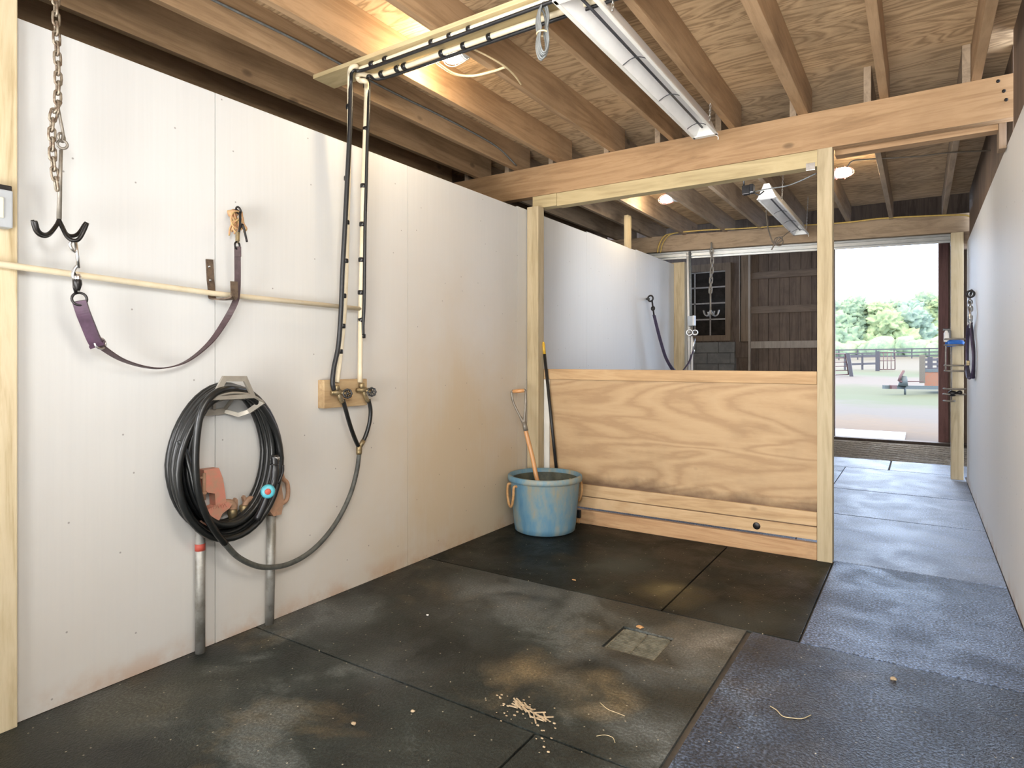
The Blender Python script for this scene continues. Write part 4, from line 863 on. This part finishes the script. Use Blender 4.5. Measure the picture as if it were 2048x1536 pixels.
# cord with loop hanging from the small heater
P = [(-1.276,6.600,2.746), (-1.281,6.700,2.616), (-1.276,6.800,2.532), (-1.247,6.800,2.452), (-1.214,6.800,2.434), (-1.172,6.800,2.460), (-1.162,6.800,2.494), (-1.195,6.800,2.498), (-1.224,6.800,2.455), (-1.247,6.800,2.407), (-1.262,6.800,2.378)]
b = MB(); b.tube(cat(P, 8), .007, 6); b.tube(cat([(-1.233,6.800,2.415), (-1.181,6.800,2.481), (-1.104,6.900,2.570)], 6), .004, 6); b.ring((-1.195,6.800,2.457), (.5, -.8, .2), .045, .006, 20)
obj('dangling_cord', b, M['brown_cord'], None, 'brown cord with a loose loop dangling beside the small heater', 'cord')
t = thing('outlet_box', (-1.223,5.600,2.710), 'black outlet box with plugs beside the small heater', 'outlet box')
c_ = V((-1.232,5.600,2.707)); b = MB(); b.box(c_+V((-.04, -.03, -.035)), c_+V((.02, .03, .04)), .004); obj('housing', b, M['darkiron'], t)
b = MB(); b.box(c_+V((.02, -.035, -.03)), c_+V((.055, .03, .045)), .008); b.tube(cat([c_+V((.05, 0, -.02)), c_+V((.09, 0, -.05)), c_+V((.13, .02, -.02))], 5), .006, 6); b.tube([c_+V((-.03, 0, .03)), (c_.x-.03, c_.y, ZC)], .008, 6); obj('plug', b, M['blackplastic'], t)
b = MB(); b.box(V((-0.602,4.345,2.501)), V((-0.550,4.345,2.455))+V((0, .004, 0)), .001)
obj('metal_plate', b, M['steel'], None, 'small steel plate screwed to the header beside the post', 'plate')

# ================================================================== RIGHT WALL CROSS TIE
t = thing('cross_tie', (0.380,6.877,1.347), 'dark strap folded in a long loop hanging from the right wall end', 'cross tie')
b = MB(); b.ring((0.375,6.851,1.840), (.4, 1, 0), .028, .009); b.tube([(0.400,7.171,1.904), (0.375,6.851,1.831)], .009, 8); obj('ring', b, M['darkiron'], t)
b = chain([(0.375,6.916,1.801), (0.372,6.796,1.687), (0.370,6.824,1.575)], .018, .006, .045); b.tube([(0.370,6.957,1.805), (0.365,6.668,1.602)], .010, 8); obj('snap_chain', b, M['steel'], t)
P = cat([(0.375,6.916,1.579), (0.372,7.135,1.488), (0.370,7.204,1.328), (0.370,7.168,1.189), (0.372,6.995,1.114), (0.378,6.841,1.100), (0.385,6.777,1.119), (0.388,6.707,1.194), (0.388,6.707,1.323), (0.385,6.839,1.478), (0.380,6.877,1.577)], 6)
b = MB(); b.ribbon(P, [(.35, 1, 0)]*len(P), .05, .012); obj('strap', b, M['strap_purple'], t)
b = MB(); c_ = V((0.366,7.020,1.231)); b.box(c_+V((-.014, -.035, -.022)), c_+V((.012, .035, .022)), .004); obj('buckle', b, M['brass'], t)

# wire racks on the far post
YK = 8.0
rk = thing('wire_rack', (.33, 8.075, 1.5), 'wire bottle rack on the far post holding a blue tube', 'rack')
def hoop(a, c, par, name='hoop', m='grey_iron'):
    a, c = V(a), V(c); b = MB(); b.tube(cat([(c.x, 8.078, c.z), (c.x, 7.99, c.z), ((a.x*.3+c.x*.7), 7.95, c.z), (a.x+.02, 7.95, c.z), (a.x, 7.99, c.z), (a.x+.02, 8.03, c.z)], 6), .008, 8); obj(name, b, M[m], par)
hoop((0.218,8.000,1.478), (0.396,8.000,1.475), rk); hoop((0.218,8.000,1.415), (0.375,8.000,1.413), rk); hoop((0.218,8.000,1.206), (0.388,8.000,1.201), rk); hoop((0.218,8.000,1.148), (0.384,8.000,1.144), rk)
b = MB(); b.tube(cat([(0.230,7.970,1.415), (0.226,7.970,1.336), (0.226,7.970,1.143)], 4), .007, 8); b.tube([(0.278,8.000,1.404), (0.278,8.000,0.841)], .006, 8); obj('upright', b, M['grey_iron'], rk)
rk2 = thing('gate_latch', (.33, 8.075, 1.0), 'steel bracket hoops low on the far post, below the blue tube', 'latch')
hoop((0.209,8.000,0.964), (0.392,8.000,0.958), rk2); hoop((0.209,8.000,0.901), (0.392,8.000,0.902), rk2); hoop((0.209,8.000,0.833), (0.304,8.000,0.831), rk2)
c_ = V((0.285,7.960,0.911)); b = MB(); b.ball(c_, .035, 2, (1.2, .8, .9)); b.ball(c_+V((.06, 0, .01)), .025, 2); b.smooth(); obj('knob', b, M['darkiron'], rk2)
bt = thing('blue_tube', (0.308,8.000,1.435), 'bright blue tube lying in the wire rack on the far post', 'tube')
b = MB(); b.tube(cat([(0.235,7.980,1.430), (0.286,8.000,1.435), (0.351,8.020,1.440), (0.381,8.030,1.429)], 4), [.034, .036, .036, .036, .036, .036, .034, .032, .03, .028, .025, .022, .018], 12); obj('body', b, M['blue'], bt)
sy = thing('spray_bottle', (0.235,7.980,1.530), 'small white pump bottle with dark trigger standing in the rack', 'bottle')
b = MB(); b.lathe([(.024, 0), (.026, .02), (.024, .09), (.012, .12), (.010, .13)], V((0.235,7.985,1.446)), (0, 0, 1), 14); obj('body', b, M['pvc_w'], sy)
c_ = V((0.235,7.985,1.566)); b = MB(); b.box(c_+V((-.03, -.012, -.002)), c_+V((.03, .012, .02)), .003); b.box(c_+V((.012, -.012, -.10)), c_+V((.04, .012, 0)), .004); obj('trigger', b, M['blackplastic'], sy)

# ================================================================== SECOND STALL: STRAP, PIPES, HOOK
t = thing('cross_tie', (-2.562,7.513,1.166), 'dark purple strap drooping over the partition from the second stall wall', 'cross tie')
b = MB(); b.tube([(-2.622,6.880,1.958), (-2.552,6.773,1.945)], .012, 8); b.ring((-2.522,6.740,1.947), (.2, 1, 0), .032, .010); obj('eye_bolt', b, M['darkiron'], t)
b = MB(); b.tube(cat([(-2.512,6.760,1.931), (-2.512,6.776,1.887), (-2.512,6.792,1.838), (-2.512,6.823,1.766)], 5), .010, 8); b.ring((-2.512,6.792,1.838), (.3, 1, 0), .022, .007); obj('snap_hook', b, M['darkiron'], t)
P = cat([(-2.512,6.823,1.766), (-2.502,6.893,1.628), (-2.492,6.996,1.459), (-2.472,7.109,1.281), (-2.442,7.249,1.152), (-2.478,7.600,1.085), (-2.448,7.700,1.146), (-2.404,7.780,1.245), (-2.379,7.820,1.370)], 6)
b = MB(); b.ribbon(P, [(.6, -.6, .3)]*len(P), .045, .010); obj('strap', b, M['strap_purple'], t)
b = MB(); b.tube([(-2.379,7.820,1.364), (-2.369,7.830,1.445), (-2.357,7.830,1.533)], .014, 8); b.ring((-2.379,7.820,1.370), (.2, 1, 0), .025, .008); obj('snap_hook', b, M['steel'], t)
# pipes at the post of the second stall
def conduit(p0, p1, r, m, label):
    b = MB(); b.tube([p0, p1], r, 10); return obj('conduit', b, M[m], None, label, 'pipe')
conduit((-2.445,7.840,2.618), (-2.423,7.840,1.006), .016, 'pvc_w', 'white conduit running full height on the knotty far post')
conduit((-2.416,7.830,2.620), (-2.401,7.830,1.759), .016, 'grey_cord', 'dark grey conduit leading down into the grey box on the far post')
conduit((-2.388,7.820,1.696), (-2.385,7.820,1.007), .014, 'pvc_w', 'short white conduit below the grey box on the far post')
t = thing('control_box', (-2.385,7.800,1.757), 'grey box with white cover beside the knotty far post', 'box')
a, c = V((-2.423,7.780,1.683)), V((-2.360,7.780,1.805)); b = MB(); b.box((a.x, 7.76, a.z), (c.x, 7.83, c.z), .005); obj('housing', b, M['greybox'], t)
a, c = V((-2.357,7.770,1.686)), V((-2.339,7.770,1.810)); b = MB(); b.box((a.x, 7.75, a.z), (c.x, 7.83, c.z), .003); obj('cover', b, M['pvc_w'], t)
t = thing('gate_valve', (-2.385,7.780,1.588), 'small steel valve handles below the grey box on the far post', 'valve')
b = MB(); b.ring((-2.401,7.770,1.600), (.3, -1, 0), .035, .009); b.ring((-2.332,7.770,1.599), (.3, -1, 0), .03, .009); obj('handwheel', b, M['steel'], t)
b = MB(); b.tube([(-2.420,7.790,1.577), (-2.326,7.790,1.575)], .016, 8); b.tube([(-2.379,7.800,1.682), (-2.376,7.790,1.557)], .014, 8); obj('body', b, M['grey_iron'], t)
# second hook on its chain (in front of the window)
b = chain([(-2.125,7.750,2.648), (-2.119,7.750,2.416), (-2.131,7.750,2.234), (-2.137,7.750,2.112)], .022, .0075, .055)
obj('hanging_chain', b, M['grey_iron'], None, 'grey link chain hanging in front of the paned window', 'chain')
th = thing('tack_hook', (-2.131,7.750,1.807), 'bright tack hook hanging in front of the paned window', 'hook')
b = MB(); b.tube([(-2.137,7.750,2.112), (-2.134,7.750,1.856)], .010, 8); obj('shank', b, M['grey_iron'], th)
for q in ([(-2.134,7.750,1.868), (-2.137,7.730,1.806), (-2.141,7.700,1.798), (-2.148,7.680,1.840)], [(-2.134,7.750,1.868), (-2.113,7.730,1.817), (-2.087,7.700,1.802), (-2.070,7.680,1.849)],
          [(-2.134,7.750,1.868), (-2.173,7.770,1.804), (-2.218,7.800,1.819), (-2.242,7.820,1.871)], [(-2.134,7.750,1.868), (-2.100,7.770,1.801), (-2.066,7.800,1.813), (-2.054,7.820,1.869)]):
    b = MB(); b.tube(cat(q, 5), .010, 8); obj('prong', b, M['steel'], th)

# ================================================================== BACK WALL: WINDOW, GIRTS, BLOCKS
YF = YB-.03
wn = thing('window_1', (-3.176,11.420,2.337), 'dark many-paned window in the far brown boarded wall', 'window'); wn['kind'] = 'structure'
wx0, wx1, wz0, wz1 = (-3.520,11.420,2.355)[0], (-2.886,11.420,2.322)[0], (-3.202,11.420,1.699)[2], (-3.202,11.420,2.853)[2]
b = MB(); b.box((wx0, YF+.012, wz0), (wx1, YF+.018, wz1)); obj('pane', b, M['glass'], wn)
fr = .095; b = MB(); b.box((wx0-fr, YF-.02, wz1), (wx1+fr, YF+.025, wz1+.13)); b.box((wx1, YF-.02, wz0-.1), (wx1+fr, YF+.025, wz1)); b.box((wx0-fr, YF-.02, wz0-.1), (wx0, YF+.025, wz1)); b.box((wx0, YF-.02, wz0-.1), (wx1, YF+.025, wz0)); obj('frame', b, M['trim_brown'], wn)
b = MB()
for i in (1, 2, 3): 
    z = wz0+(wz1-wz0)*i/4; b.box((wx0, YF, z-.013), (wx1, YF+.011, z+.013))
for x in (wx0+.09, (wx0+wx1)/2+.05): b.box((x-.012, YF, wz0), (x+.012, YF+.011, wz1))
b.box((wx0, YF, wz1-.025), (wx1, YF+.011, wz1)); obj('muntins', b, M['muntin'], wn)
# block wall below the window
b = MB(); bz1 = (-2.981,11.420,1.578)[2]; x = -5.4; 
for r_ in range(7):
    x = -5.4+(.2 if r_ % 2 else 0); z = bz1-.195*(r_+1)
    while x < -2.75: b.box((x+.004, YB-.06, max(0, z)+.004), (min(x+.40, -2.72)-.004, YB+.1, z+.195-.004)); x += .40
b.box((-5.5, YB+.0, 0), (-2.72, YB+.09, bz1))
struct('wall_back_lower', b, M['concrete_block'])
def up(px, w, m, label, z0=0, z1=3.3):
    x = px; b = MB(); b.box((x-w/2, YB-.085, z0), (x+w/2, YB-.005, z1), .003); obj('wall_stud', b, M[m], None, label, 'stud')
up((-2.557,11.400,2.304)[0], .14, 'trim_brown', 'broad brown upright between the paned window and the board wall', bz1)
up((-2.621,11.350,2.303)[0], .03, 'grey_trim', 'thin pale strip at the near edge of the broad brown upright', bz1)
up((-2.471,11.350,2.295)[0], .035, 'grey_trim', 'pale strip bordering the board wall on the window side')
for i, (z, lab) in enumerate((((-1.980,11.400,2.714)[2], 'topmost horizontal girt on the far board wall'), ((-1.980,11.400,2.121)[2], 'middle horizontal girt on the far board wall'), ((-1.980,11.400,1.519)[2], 'lowest and palest horizontal girt on the far board wall'))):
    b = MB(); b.box((-2.47, YB-.045, z-.06), (-1.22, YB-.002, z+.06), .003); obj('wall_girt', b, M['barn_x' if i < 2 else 'grey_trim'], None, lab, 'girt')
b = MB(); b.box((-1.24, YB-.05, 0), (-1.15, YB+.03, 3.2), .003); struct('trim_1', b, M['barn_dark'])
b = MB(); b.box((.235, YB-.06, .0), (.36, YB+.02, 3.2), .003); struct('trim_2', b, M['red_jamb'])
b = MB(); b.bar((-4.6, 7.50, 2.598), (.6, 8.44, 2.598), .03, .11); b.bar((-4.6, 7.46, 2.567), (.6, 8.40, 2.567), .06, .008); b.bar((-4.6, 7.46, 2.61), (.6, 8.40, 2.61), .05, .006)
obj('door_track', b, M['track'], None, 'pale metal sliding door track under the far beam', 'track')
c_ = V((0.229,8.400,2.590)); b = MB(); b.tube(cat([c_+V((-.09, 0, .01)), c_+V((.0, 0, .02)), c_+V((.05, 0, 0)), c_+V((.06, 0, -.08))], 5), .008, 6); obj('track_hanger', b, M['white'], None, 'white wire bracket at the top of the far door jamb', 'bracket')

# ================================================================== OUTSIDE
def gz(y):
    P = [(11.0, -.02), (26, 0), (46, .30), (62, .6), (100, 1.5), (120, 2.0), (170, 3.0)]
    if y <= P[0][0]: return P[0][1]
    for (a, za), (c, zc) in zip(P, P[1:]):
        if y <= c: return za+(zc-za)*(y-a)/(c-a)
    return P[-1][1]
b = MB(); ys = [11.45, 13, 16, 20, 26, 32, 38, 46, 54, 62, 75, 90, 100, 110, 120, 145, 170]; xs = [-70+7*i for i in range(21)]
g = [[b.bm.verts.new((x, y, gz(y))) for x in xs] for y in ys]
for i in range(len(ys)-1):
    for j in range(len(xs)-1): b.bm.faces.new((g[i][j], g[i][j+1], g[i+1][j+1], g[i+1][j]))
struct('ground', b, M['ground'])
b = MB(); b.box((-40, -30, -.06), (40, -3.5, -.05)); struct('ground_front', b, M['ground'])
b = MB(); b.box((-1.7, 11.6, -.02), (-.20, 12.9, .0), .004); obj('rubber_mat', b, M['rubber_far_sheen'], None, 'pale lavender mat lying outdoors just past the far sill', 'rubber mat', 'rubber floor mats')

def tree(px, y, w, h, k, label):
    x = px; z = gz(y); t = thing('tree', (x, y, z), label, 'tree', 'trees behind the paddock')
    rnd = random.Random(int(px*100)+k); b = MB()
    for i in range(11):
        a = rnd.uniform(0, 2*PI); rr = rnd.uniform(0, .36)*w; hz_ = h*(.18+.68*(i/10))
        rad = w*(.30-.13*(i/10))*rnd.uniform(.8, 1.25)
        b.ball((x+rr*math.cos(a)*(1-.5*i/10), y+rr*math.sin(a)*.6, z+hz_), rad, 4, (1, .8, .85), .8, rnd.random()*20)
    b.smooth(); obj('crown', b, M['leaf'][k], t)
    b = MB(); b.tube([(x, y, z-.2), (x+.1, y, z+h*.3), (x, y, z+h*.6)], [.22, .17, .1], 8); obj('trunk', b, M['bark'], t)
TR = [('pale green tree at the far tree line, first beyond the partition post', (-11.057,117.043,2.888), 9, 8.6, 1), ('rounded tree with a taller tip in the far tree line, above the red gate', (-8.666,116.217,2.857), 8, 9.6, 0), ('low gap tree in the far tree line, between two taller crowns', (-6.884,122.163,2.919), 7, 8.0, 1),
      ('yellowish green tree in the middle of the far tree line', (-4.960,116.252,2.825), 8, 8.8, 2), ('tree with a small pointed crown in the far tree line', (-3.456,123.210,2.903), 8, 9.3, 0), ('bluish green tree in the far tree line behind the trailer hitch', (-1.437,119.751,2.841), 8, 9.0, 1),
      ('tallest rounded tree of the far tree line, near the door jamb', (0.463,124.579,2.888), 9, 10.3, 0), ('tree at the far tree line partly cut by the door jamb', (2.632,123.608,2.857), 8, 9.6, 2), ('tree at the far tree line hidden by the partition post', (-13.012,114.569,2.872), 9, 8.8, 0), ('outermost tree of the far tree line beyond the jamb', (5.043,127.575,2.888), 9, 9.6, 1)]
for lab, q, w, h, k in TR: tree(q[0], q[1], w, h, k, lab)
b = MB(); rnd = random.Random(9)
for i in range(46):
    x = -19+i*.95; y = 108+rnd.uniform(-1.5, 1.5)-.35*x; b.ball((x, y, gz(y)+rnd.uniform(.6, 1.8)), rnd.uniform(1.2, 2.1), 2, (1.1, .7, .9), .6, i)
b.smooth(); obj('undergrowth', b, M['leaf'][0], None, 'low green undergrowth along the foot of the far tree line', 'undergrowth', None, 'stuff')

def fence(px, label, n, h, rails, m):
    a, c = V(px[0]), V(px[1]); t = thing('paddock_fence', a.lerp(c, .5), label, 'fence')
    for i in range(n+1):
        q = a.lerp(c, i/n); b = MB(); zz = gz(q.y); b.box((q.x-.07, q.y-.07, zz-.1), (q.x+.07, q.y+.07, zz+h)); obj('post', b, M[m], t)
    for r_ in rails:
        b = MB()
        for i in range(n):
            p0, p1 = a.lerp(c, i/n), a.lerp(c, (i+1)/n); b.bar((p0.x, p0.y-.08, gz(p0.y)+r_), (p1.x, p1.y-.08, gz(p1.y)+r_), .04, .16)
        obj('rail', b, M[m], t)
fence(((-14.165,81.551,1.238), (8.646,108.423,1.783)), 'grey board fence along the foot of the far trees', 12, 1.35, (.35, .8, 1.25), 'haze_rail')
fence(((-4.783,54.229,0.863), (-2.713,57.973,0.847)), 'grey rail fence between the leaning white-barred gate and the red gate', 2, 1.25, (.45, 1.1), 'haze_post')
# gates
def gate(a, c, h, bars, label, m, n_up, name='field_gate', lean=0.):
    a, c = V(a), V(c); t = thing(name, a, label, 'gate'); r_ = .035
    za, zc = gz(a.y), gz(c.y); b = MB(); A, C = V((a.x, a.y, za+.12)), V((c.x, c.y, zc+.12)); U = V((lean, 0, h))
    b.tube([A, A+U, C+U, C], r_, 8); b.tube([A, C], r_, 8); obj('frame', b, M[m], t)
    for i in range(1, bars):
        b = MB(); b.tube([A+U*i/bars, C+U*i/bars], r_*.8, 6); obj('bar', b, M[m], t)
    for i in range(1, n_up):
        b = MB(); q = A.lerp(C, i/n_up); b.tube([q, q+U], r_*.8, 6); obj('upright', b, M[m], t)
gate((-4.921,40.994,0.364), (-3.609,43.048,0.310), 1.25, 5, 'barred field gate with a haze-paled red end beside the partition post', 'haze_gate', 1, lean=-.18)
gate((-2.466,53.355,0.623), (-1.514,53.978,0.623), 1.25, 2, 'haze-paled red tubular gate standing open in the paddock fence', 'haze_gate', 4)
q = V((-2.588,53.275,0.660)); b = MB(); b.box((q.x-.13, q.y-.13, gz(q.y)-.1), (q.x+.13, q.y+.13, gz(q.y)+1.45)); obj('fence_post', b, M['haze_post'], None, 'stout grey-purple post holding the red gate', 'post')
q = V((-3.558,43.081,0.340)); b = MB(); b.bar((q.x+.12, q.y, gz(q.y)-.1), (q.x-.08, q.y, gz(q.y)+1.4), .2, .2, (0, 1, 0)); obj('fence_post', b, M['haze_post'], None, 'leaning grey-purple post at the end of the barred gate', 'post')
q = V((0.552,48.159,0.770)); b = MB(); b.box((q.x-.14, q.y-.14, gz(q.y)-.1), (q.x+.14, q.y+.14, gz(q.y)+1.1)); obj('fence_post', b, M['haze_post'], None, 'short stout post behind the orange trailer', 'post')
fence(((0.237,49.149,0.758), (2.541,51.851,0.745)), 'pale rails behind the orange trailer', 3, 1.0, (.3, .6, .9), 'haze_rail')

# trailer with orange side, partly behind the jamb
S = 23.0
t = thing('flatbed_trailer', (0.624,27.892,0.245), 'orange-sided trailer with a pale tongue and jack, parked in the yard', 'trailer')
p0, p1 = V((0.148,27.581,0.281)), V((2.312,28.997,-0.031)); p2, p3 = V((0.148,27.581,0.831)), V((2.312,28.997,0.831)); n_ = V((.06, .99, 0))
b = MB(); b.prism([p0, V((p1.x, p1.y, p0.z)), V((p1.x, p1.y, p2.z)), p2], n_*1.6); obj('side_panel', b, M['orange'], t)
b = MB(); b.bar(p2+V((-.12, -.04, .03)), V((p1.x, p1.y-.04, p2.z+.03)), .09, .1); obj('top_rail', b, M['teal'], t)
for px_a in (0,):
    c0 = V((0.087,27.481,0.576)); b = MB(); b.box((c0.x-.10, c0.y-.05, (0.087,27.481,0.411)[2]), (c0.x+.08, c0.y+.05, (0.087,27.481,1.436)[2]), .01); obj('corner_post', b, M['tan'], t)
b = MB(); b.bar((-1.086,26.176,0.285), (2.332,29.249,0.199), .12, .13); obj('tongue', b, M['teal'], t)
b = MB(); b.bar((-0.873,26.244,0.287), (-0.725,26.377,0.280), .14, .135); obj('red_marker', b, M['haze_gate'], t)
b = MB(); b.tube([(-0.440,26.599,0.320), (-0.440,26.599,-0.002)], .035, 8); b.tube([(-0.470,26.579,0.679), (-0.500,26.559,0.320)], [.09, .16], 8); obj('jack', b, M['teal'], t)
b = MB(); b.tube([(-0.619,26.422,0.502), (-0.574,26.451,0.681), (-0.484,26.510,0.860)], .05, 8); b.tube([(-0.484,26.510,0.824), (-0.469,26.520,0.877)], .03, 8); b.tube([(-0.619,26.422,0.502), (-0.529,26.481,0.466)], .04, 8); obj('crank', b, M['haze_gate'], t)
b = MB(); b.tube([(-0.442,26.717,0.478), (0.101,27.312,0.472)], .022, 6); obj('brace_rod', b, M['haze_gate'], t)
b = MB(); c0 = V((0.943,28.460,0.046)); b.lathe([(.2, -.09), (.30, -.07), (.30, .07), (.2, .09)], (c0.x+.3, c0.y, .30), n_, 20); obj('wheel', b, M['black'], t)

# ================================================================== SMALL LITTER ON THE MATS
def strand(pts, label, r=.0016):
    b = MB(); b.tube(cat(pts, 6), r, 5); obj('hair_strand', b, M['straw'], None, label, 'strand')
strand([(-0.455,2.425,0.002), (-0.430,2.410,0.002), (-0.405,2.381,0.002), (-0.374,2.387,0.002), (-0.344,2.403,0.002), (-0.322,2.443,0.002)], 'curled pale hair lying on the bluish mat')
strand([(-0.982,2.108,0.002), (-0.941,2.084,0.002), (-0.906,2.080,0.002), (-0.871,2.077,0.002)], 'pale hair lying on the drain mat below the grate', .0012)
strand([(-0.904,1.914,0.002), (-0.883,1.935,0.002), (-0.856,1.936,0.002), (-0.838,1.915,0.002)], 'faint short hair on the drain mat near the straw clump', .0011)
def chip(q, s, label, m='chip', sc=(1, .8, .5), cat_='wood chip', name='wood_chip'):
    b = MB(); b.ball(V(q)+V((0, 0, s*.4)), s, 2, sc, .6, s*900); obj(name, b, M[m], None, label, cat_)
chip((-0.086,2.892,0.000), .012, 'lone brown pebble on the bluish mat, between seam and drain', 'chip', cat_='pebble', name='pebble')
chip((-1.100,2.801,0.000), .014, 'brown dirt lump at the far edge of the drain grate', 'rope', (1.3, .8, .4), 'dirt lump', 'dirt_lump')
chip((-2.030,2.365,0.000), .007, 'small white pebble on the drain mat toward the wall', 'pvc_w', cat_='pebble', name='pebble')
chip((-1.517,1.689,0.000), .008, 'small pale wood chip on the mat nearest the hydrants')
chip((-1.637,1.518,0.000), .009, 'tan wood chip on the hydrant mat, close to the photo bottom')
chip((-1.652,3.198,0.000), .009, 'orange leaf scrap on the corner mat before the blue tub', 'rope', (1.4, .8, .3), 'leaf', 'leaf_scrap')
t = thing('straw_clump', (-1.164,1.897,0.000), 'clump of trodden straw on the seam of the drain mat', 'straw'); b = MB(); rnd = random.Random(21)
a0 = V((-1.214,1.926,0.003)); a1 = V((-1.097,1.897,0.003))
for i in range(26):
    q = a0.lerp(a1, rnd.uniform(-.1, 1.0))+V((rnd.uniform(-.02, .02), rnd.uniform(-.02, .02), rnd.uniform(0, .004))); d = (a1-a0).normalized()*rnd.uniform(.03, .07); d.rotate(Matrix.Rotation(rnd.gauss(0, .35), 3, 'Z')); b.bar(q-d*.5, q+d*.5, .005, .0025)
obj('straw', b, M['chip'], t)
b = MB()
for i in range(40):
    q = V((-1.293,1.946,0.002)).lerp(V((-1.003,1.823,0.002)), rnd.random())+V((rnd.gauss(0, .05), rnd.gauss(0, .05), 0)); b.ball(q, rnd.uniform(.002, .005), 1, (1.4, 1, .5), .3, i)
obj('crumbs', b, M['chip'], t)

# ================================================================== LIGHT
w = bpy.data.worlds.new('sky'); SC.world = w; w.use_nodes = True; nt = w.node_tree; bg = nt.nodes['Background']
tc = nt.nodes.new('ShaderNodeTexCoord'); sx = nt.nodes.new('ShaderNodeSeparateXYZ'); nt.links.new(tc.outputs['Generated'], sx.inputs[0])
c = ramp(nt, [(.0, (.5, .5, .5)), (.5, (.78, .98, 1.30)), (.62, (.66, .86, 1.22)), (.75, (.62, .62, .62)), (1, (.70, .66, .60))], mth(nt, 'MULTIPLY_ADD', sx.outputs[2], .5, .5))
nt.links.new(c, bg.inputs[0]); bg.inputs[1].default_value = 10.0
def area(name, loc, target, size, energy, col, shape='RECTANGLE', sy=None):
    ld = bpy.data.lights.new(name, 'AREA'); ld.shape = shape; ld.size = size; ld.size_y = sy or size; ld.energy = energy; ld.color = col
    o = bpy.data.objects.new(name, ld); COL.objects.link(o); o.location = loc; o.rotation_euler = (V(target)-V(loc)).to_track_quat('-Z', 'Y').to_euler(); return o
area('flash_lamp', (.02, -.25, 2.0), (-1.6, 3.2, 1.5), .45, 40, (.97, .97, .95))
area('fill_lamp', (-.2, .9, 2.3), (-2.4, 4.2, 1.1), .6, 24, (1, .94, .84))
area('bounce_fill', (-1.1, -2.2, 1.1), (-1.1, 3, 1.9), 2.0, 54, (.94, .96, .98))  # added unseen light, imitates bounce from behind the camera
area('side_fill', (-2.4, -1.2, 1.7), (.4, 4.5, 1.3), .8, 44, (.95, .97, 1)).data.spread = 1.6  # added unseen fill that brightens the right wall
area('ceiling_fill', (-.5, -1.6, .4), (-.7, 2.4, 3.3), 1.6, 100, (1, .97, .92)).data.spread = 1.75  # added low unseen light thrown up at joists and ceiling
area('stall_fill', (-1.3, 4.9, 2.3), (-2.0, 10.5, 1.7), .6, 26, (.95, .97, 1))  # added unseen fill for the wall beyond the second stall

# ================================================================== CAMERA
cd = bpy.data.cameras.new('camera'); cam = bpy.data.objects.new('camera', cd); COL.objects.link(cam)
cd.sensor_fit = 'HORIZONTAL'; cd.sensor_width = 36; cd.lens = 1254.14/2048*36; cd.clip_start = .05; cd.clip_end = 500
cd.shift_x = 5.09/2048; cd.shift_y = -(768-719.63)/2048
cam.location = (0, 0, 1.26); cam.rotation_euler = (PI/2, 0, .5793); SC.camera = cam
SC.view_settings.view_transform = 'Standard'; SC.view_settings.look = 'None'; SC.view_settings.exposure = 0.0; SC.view_settings.gamma = 1.0
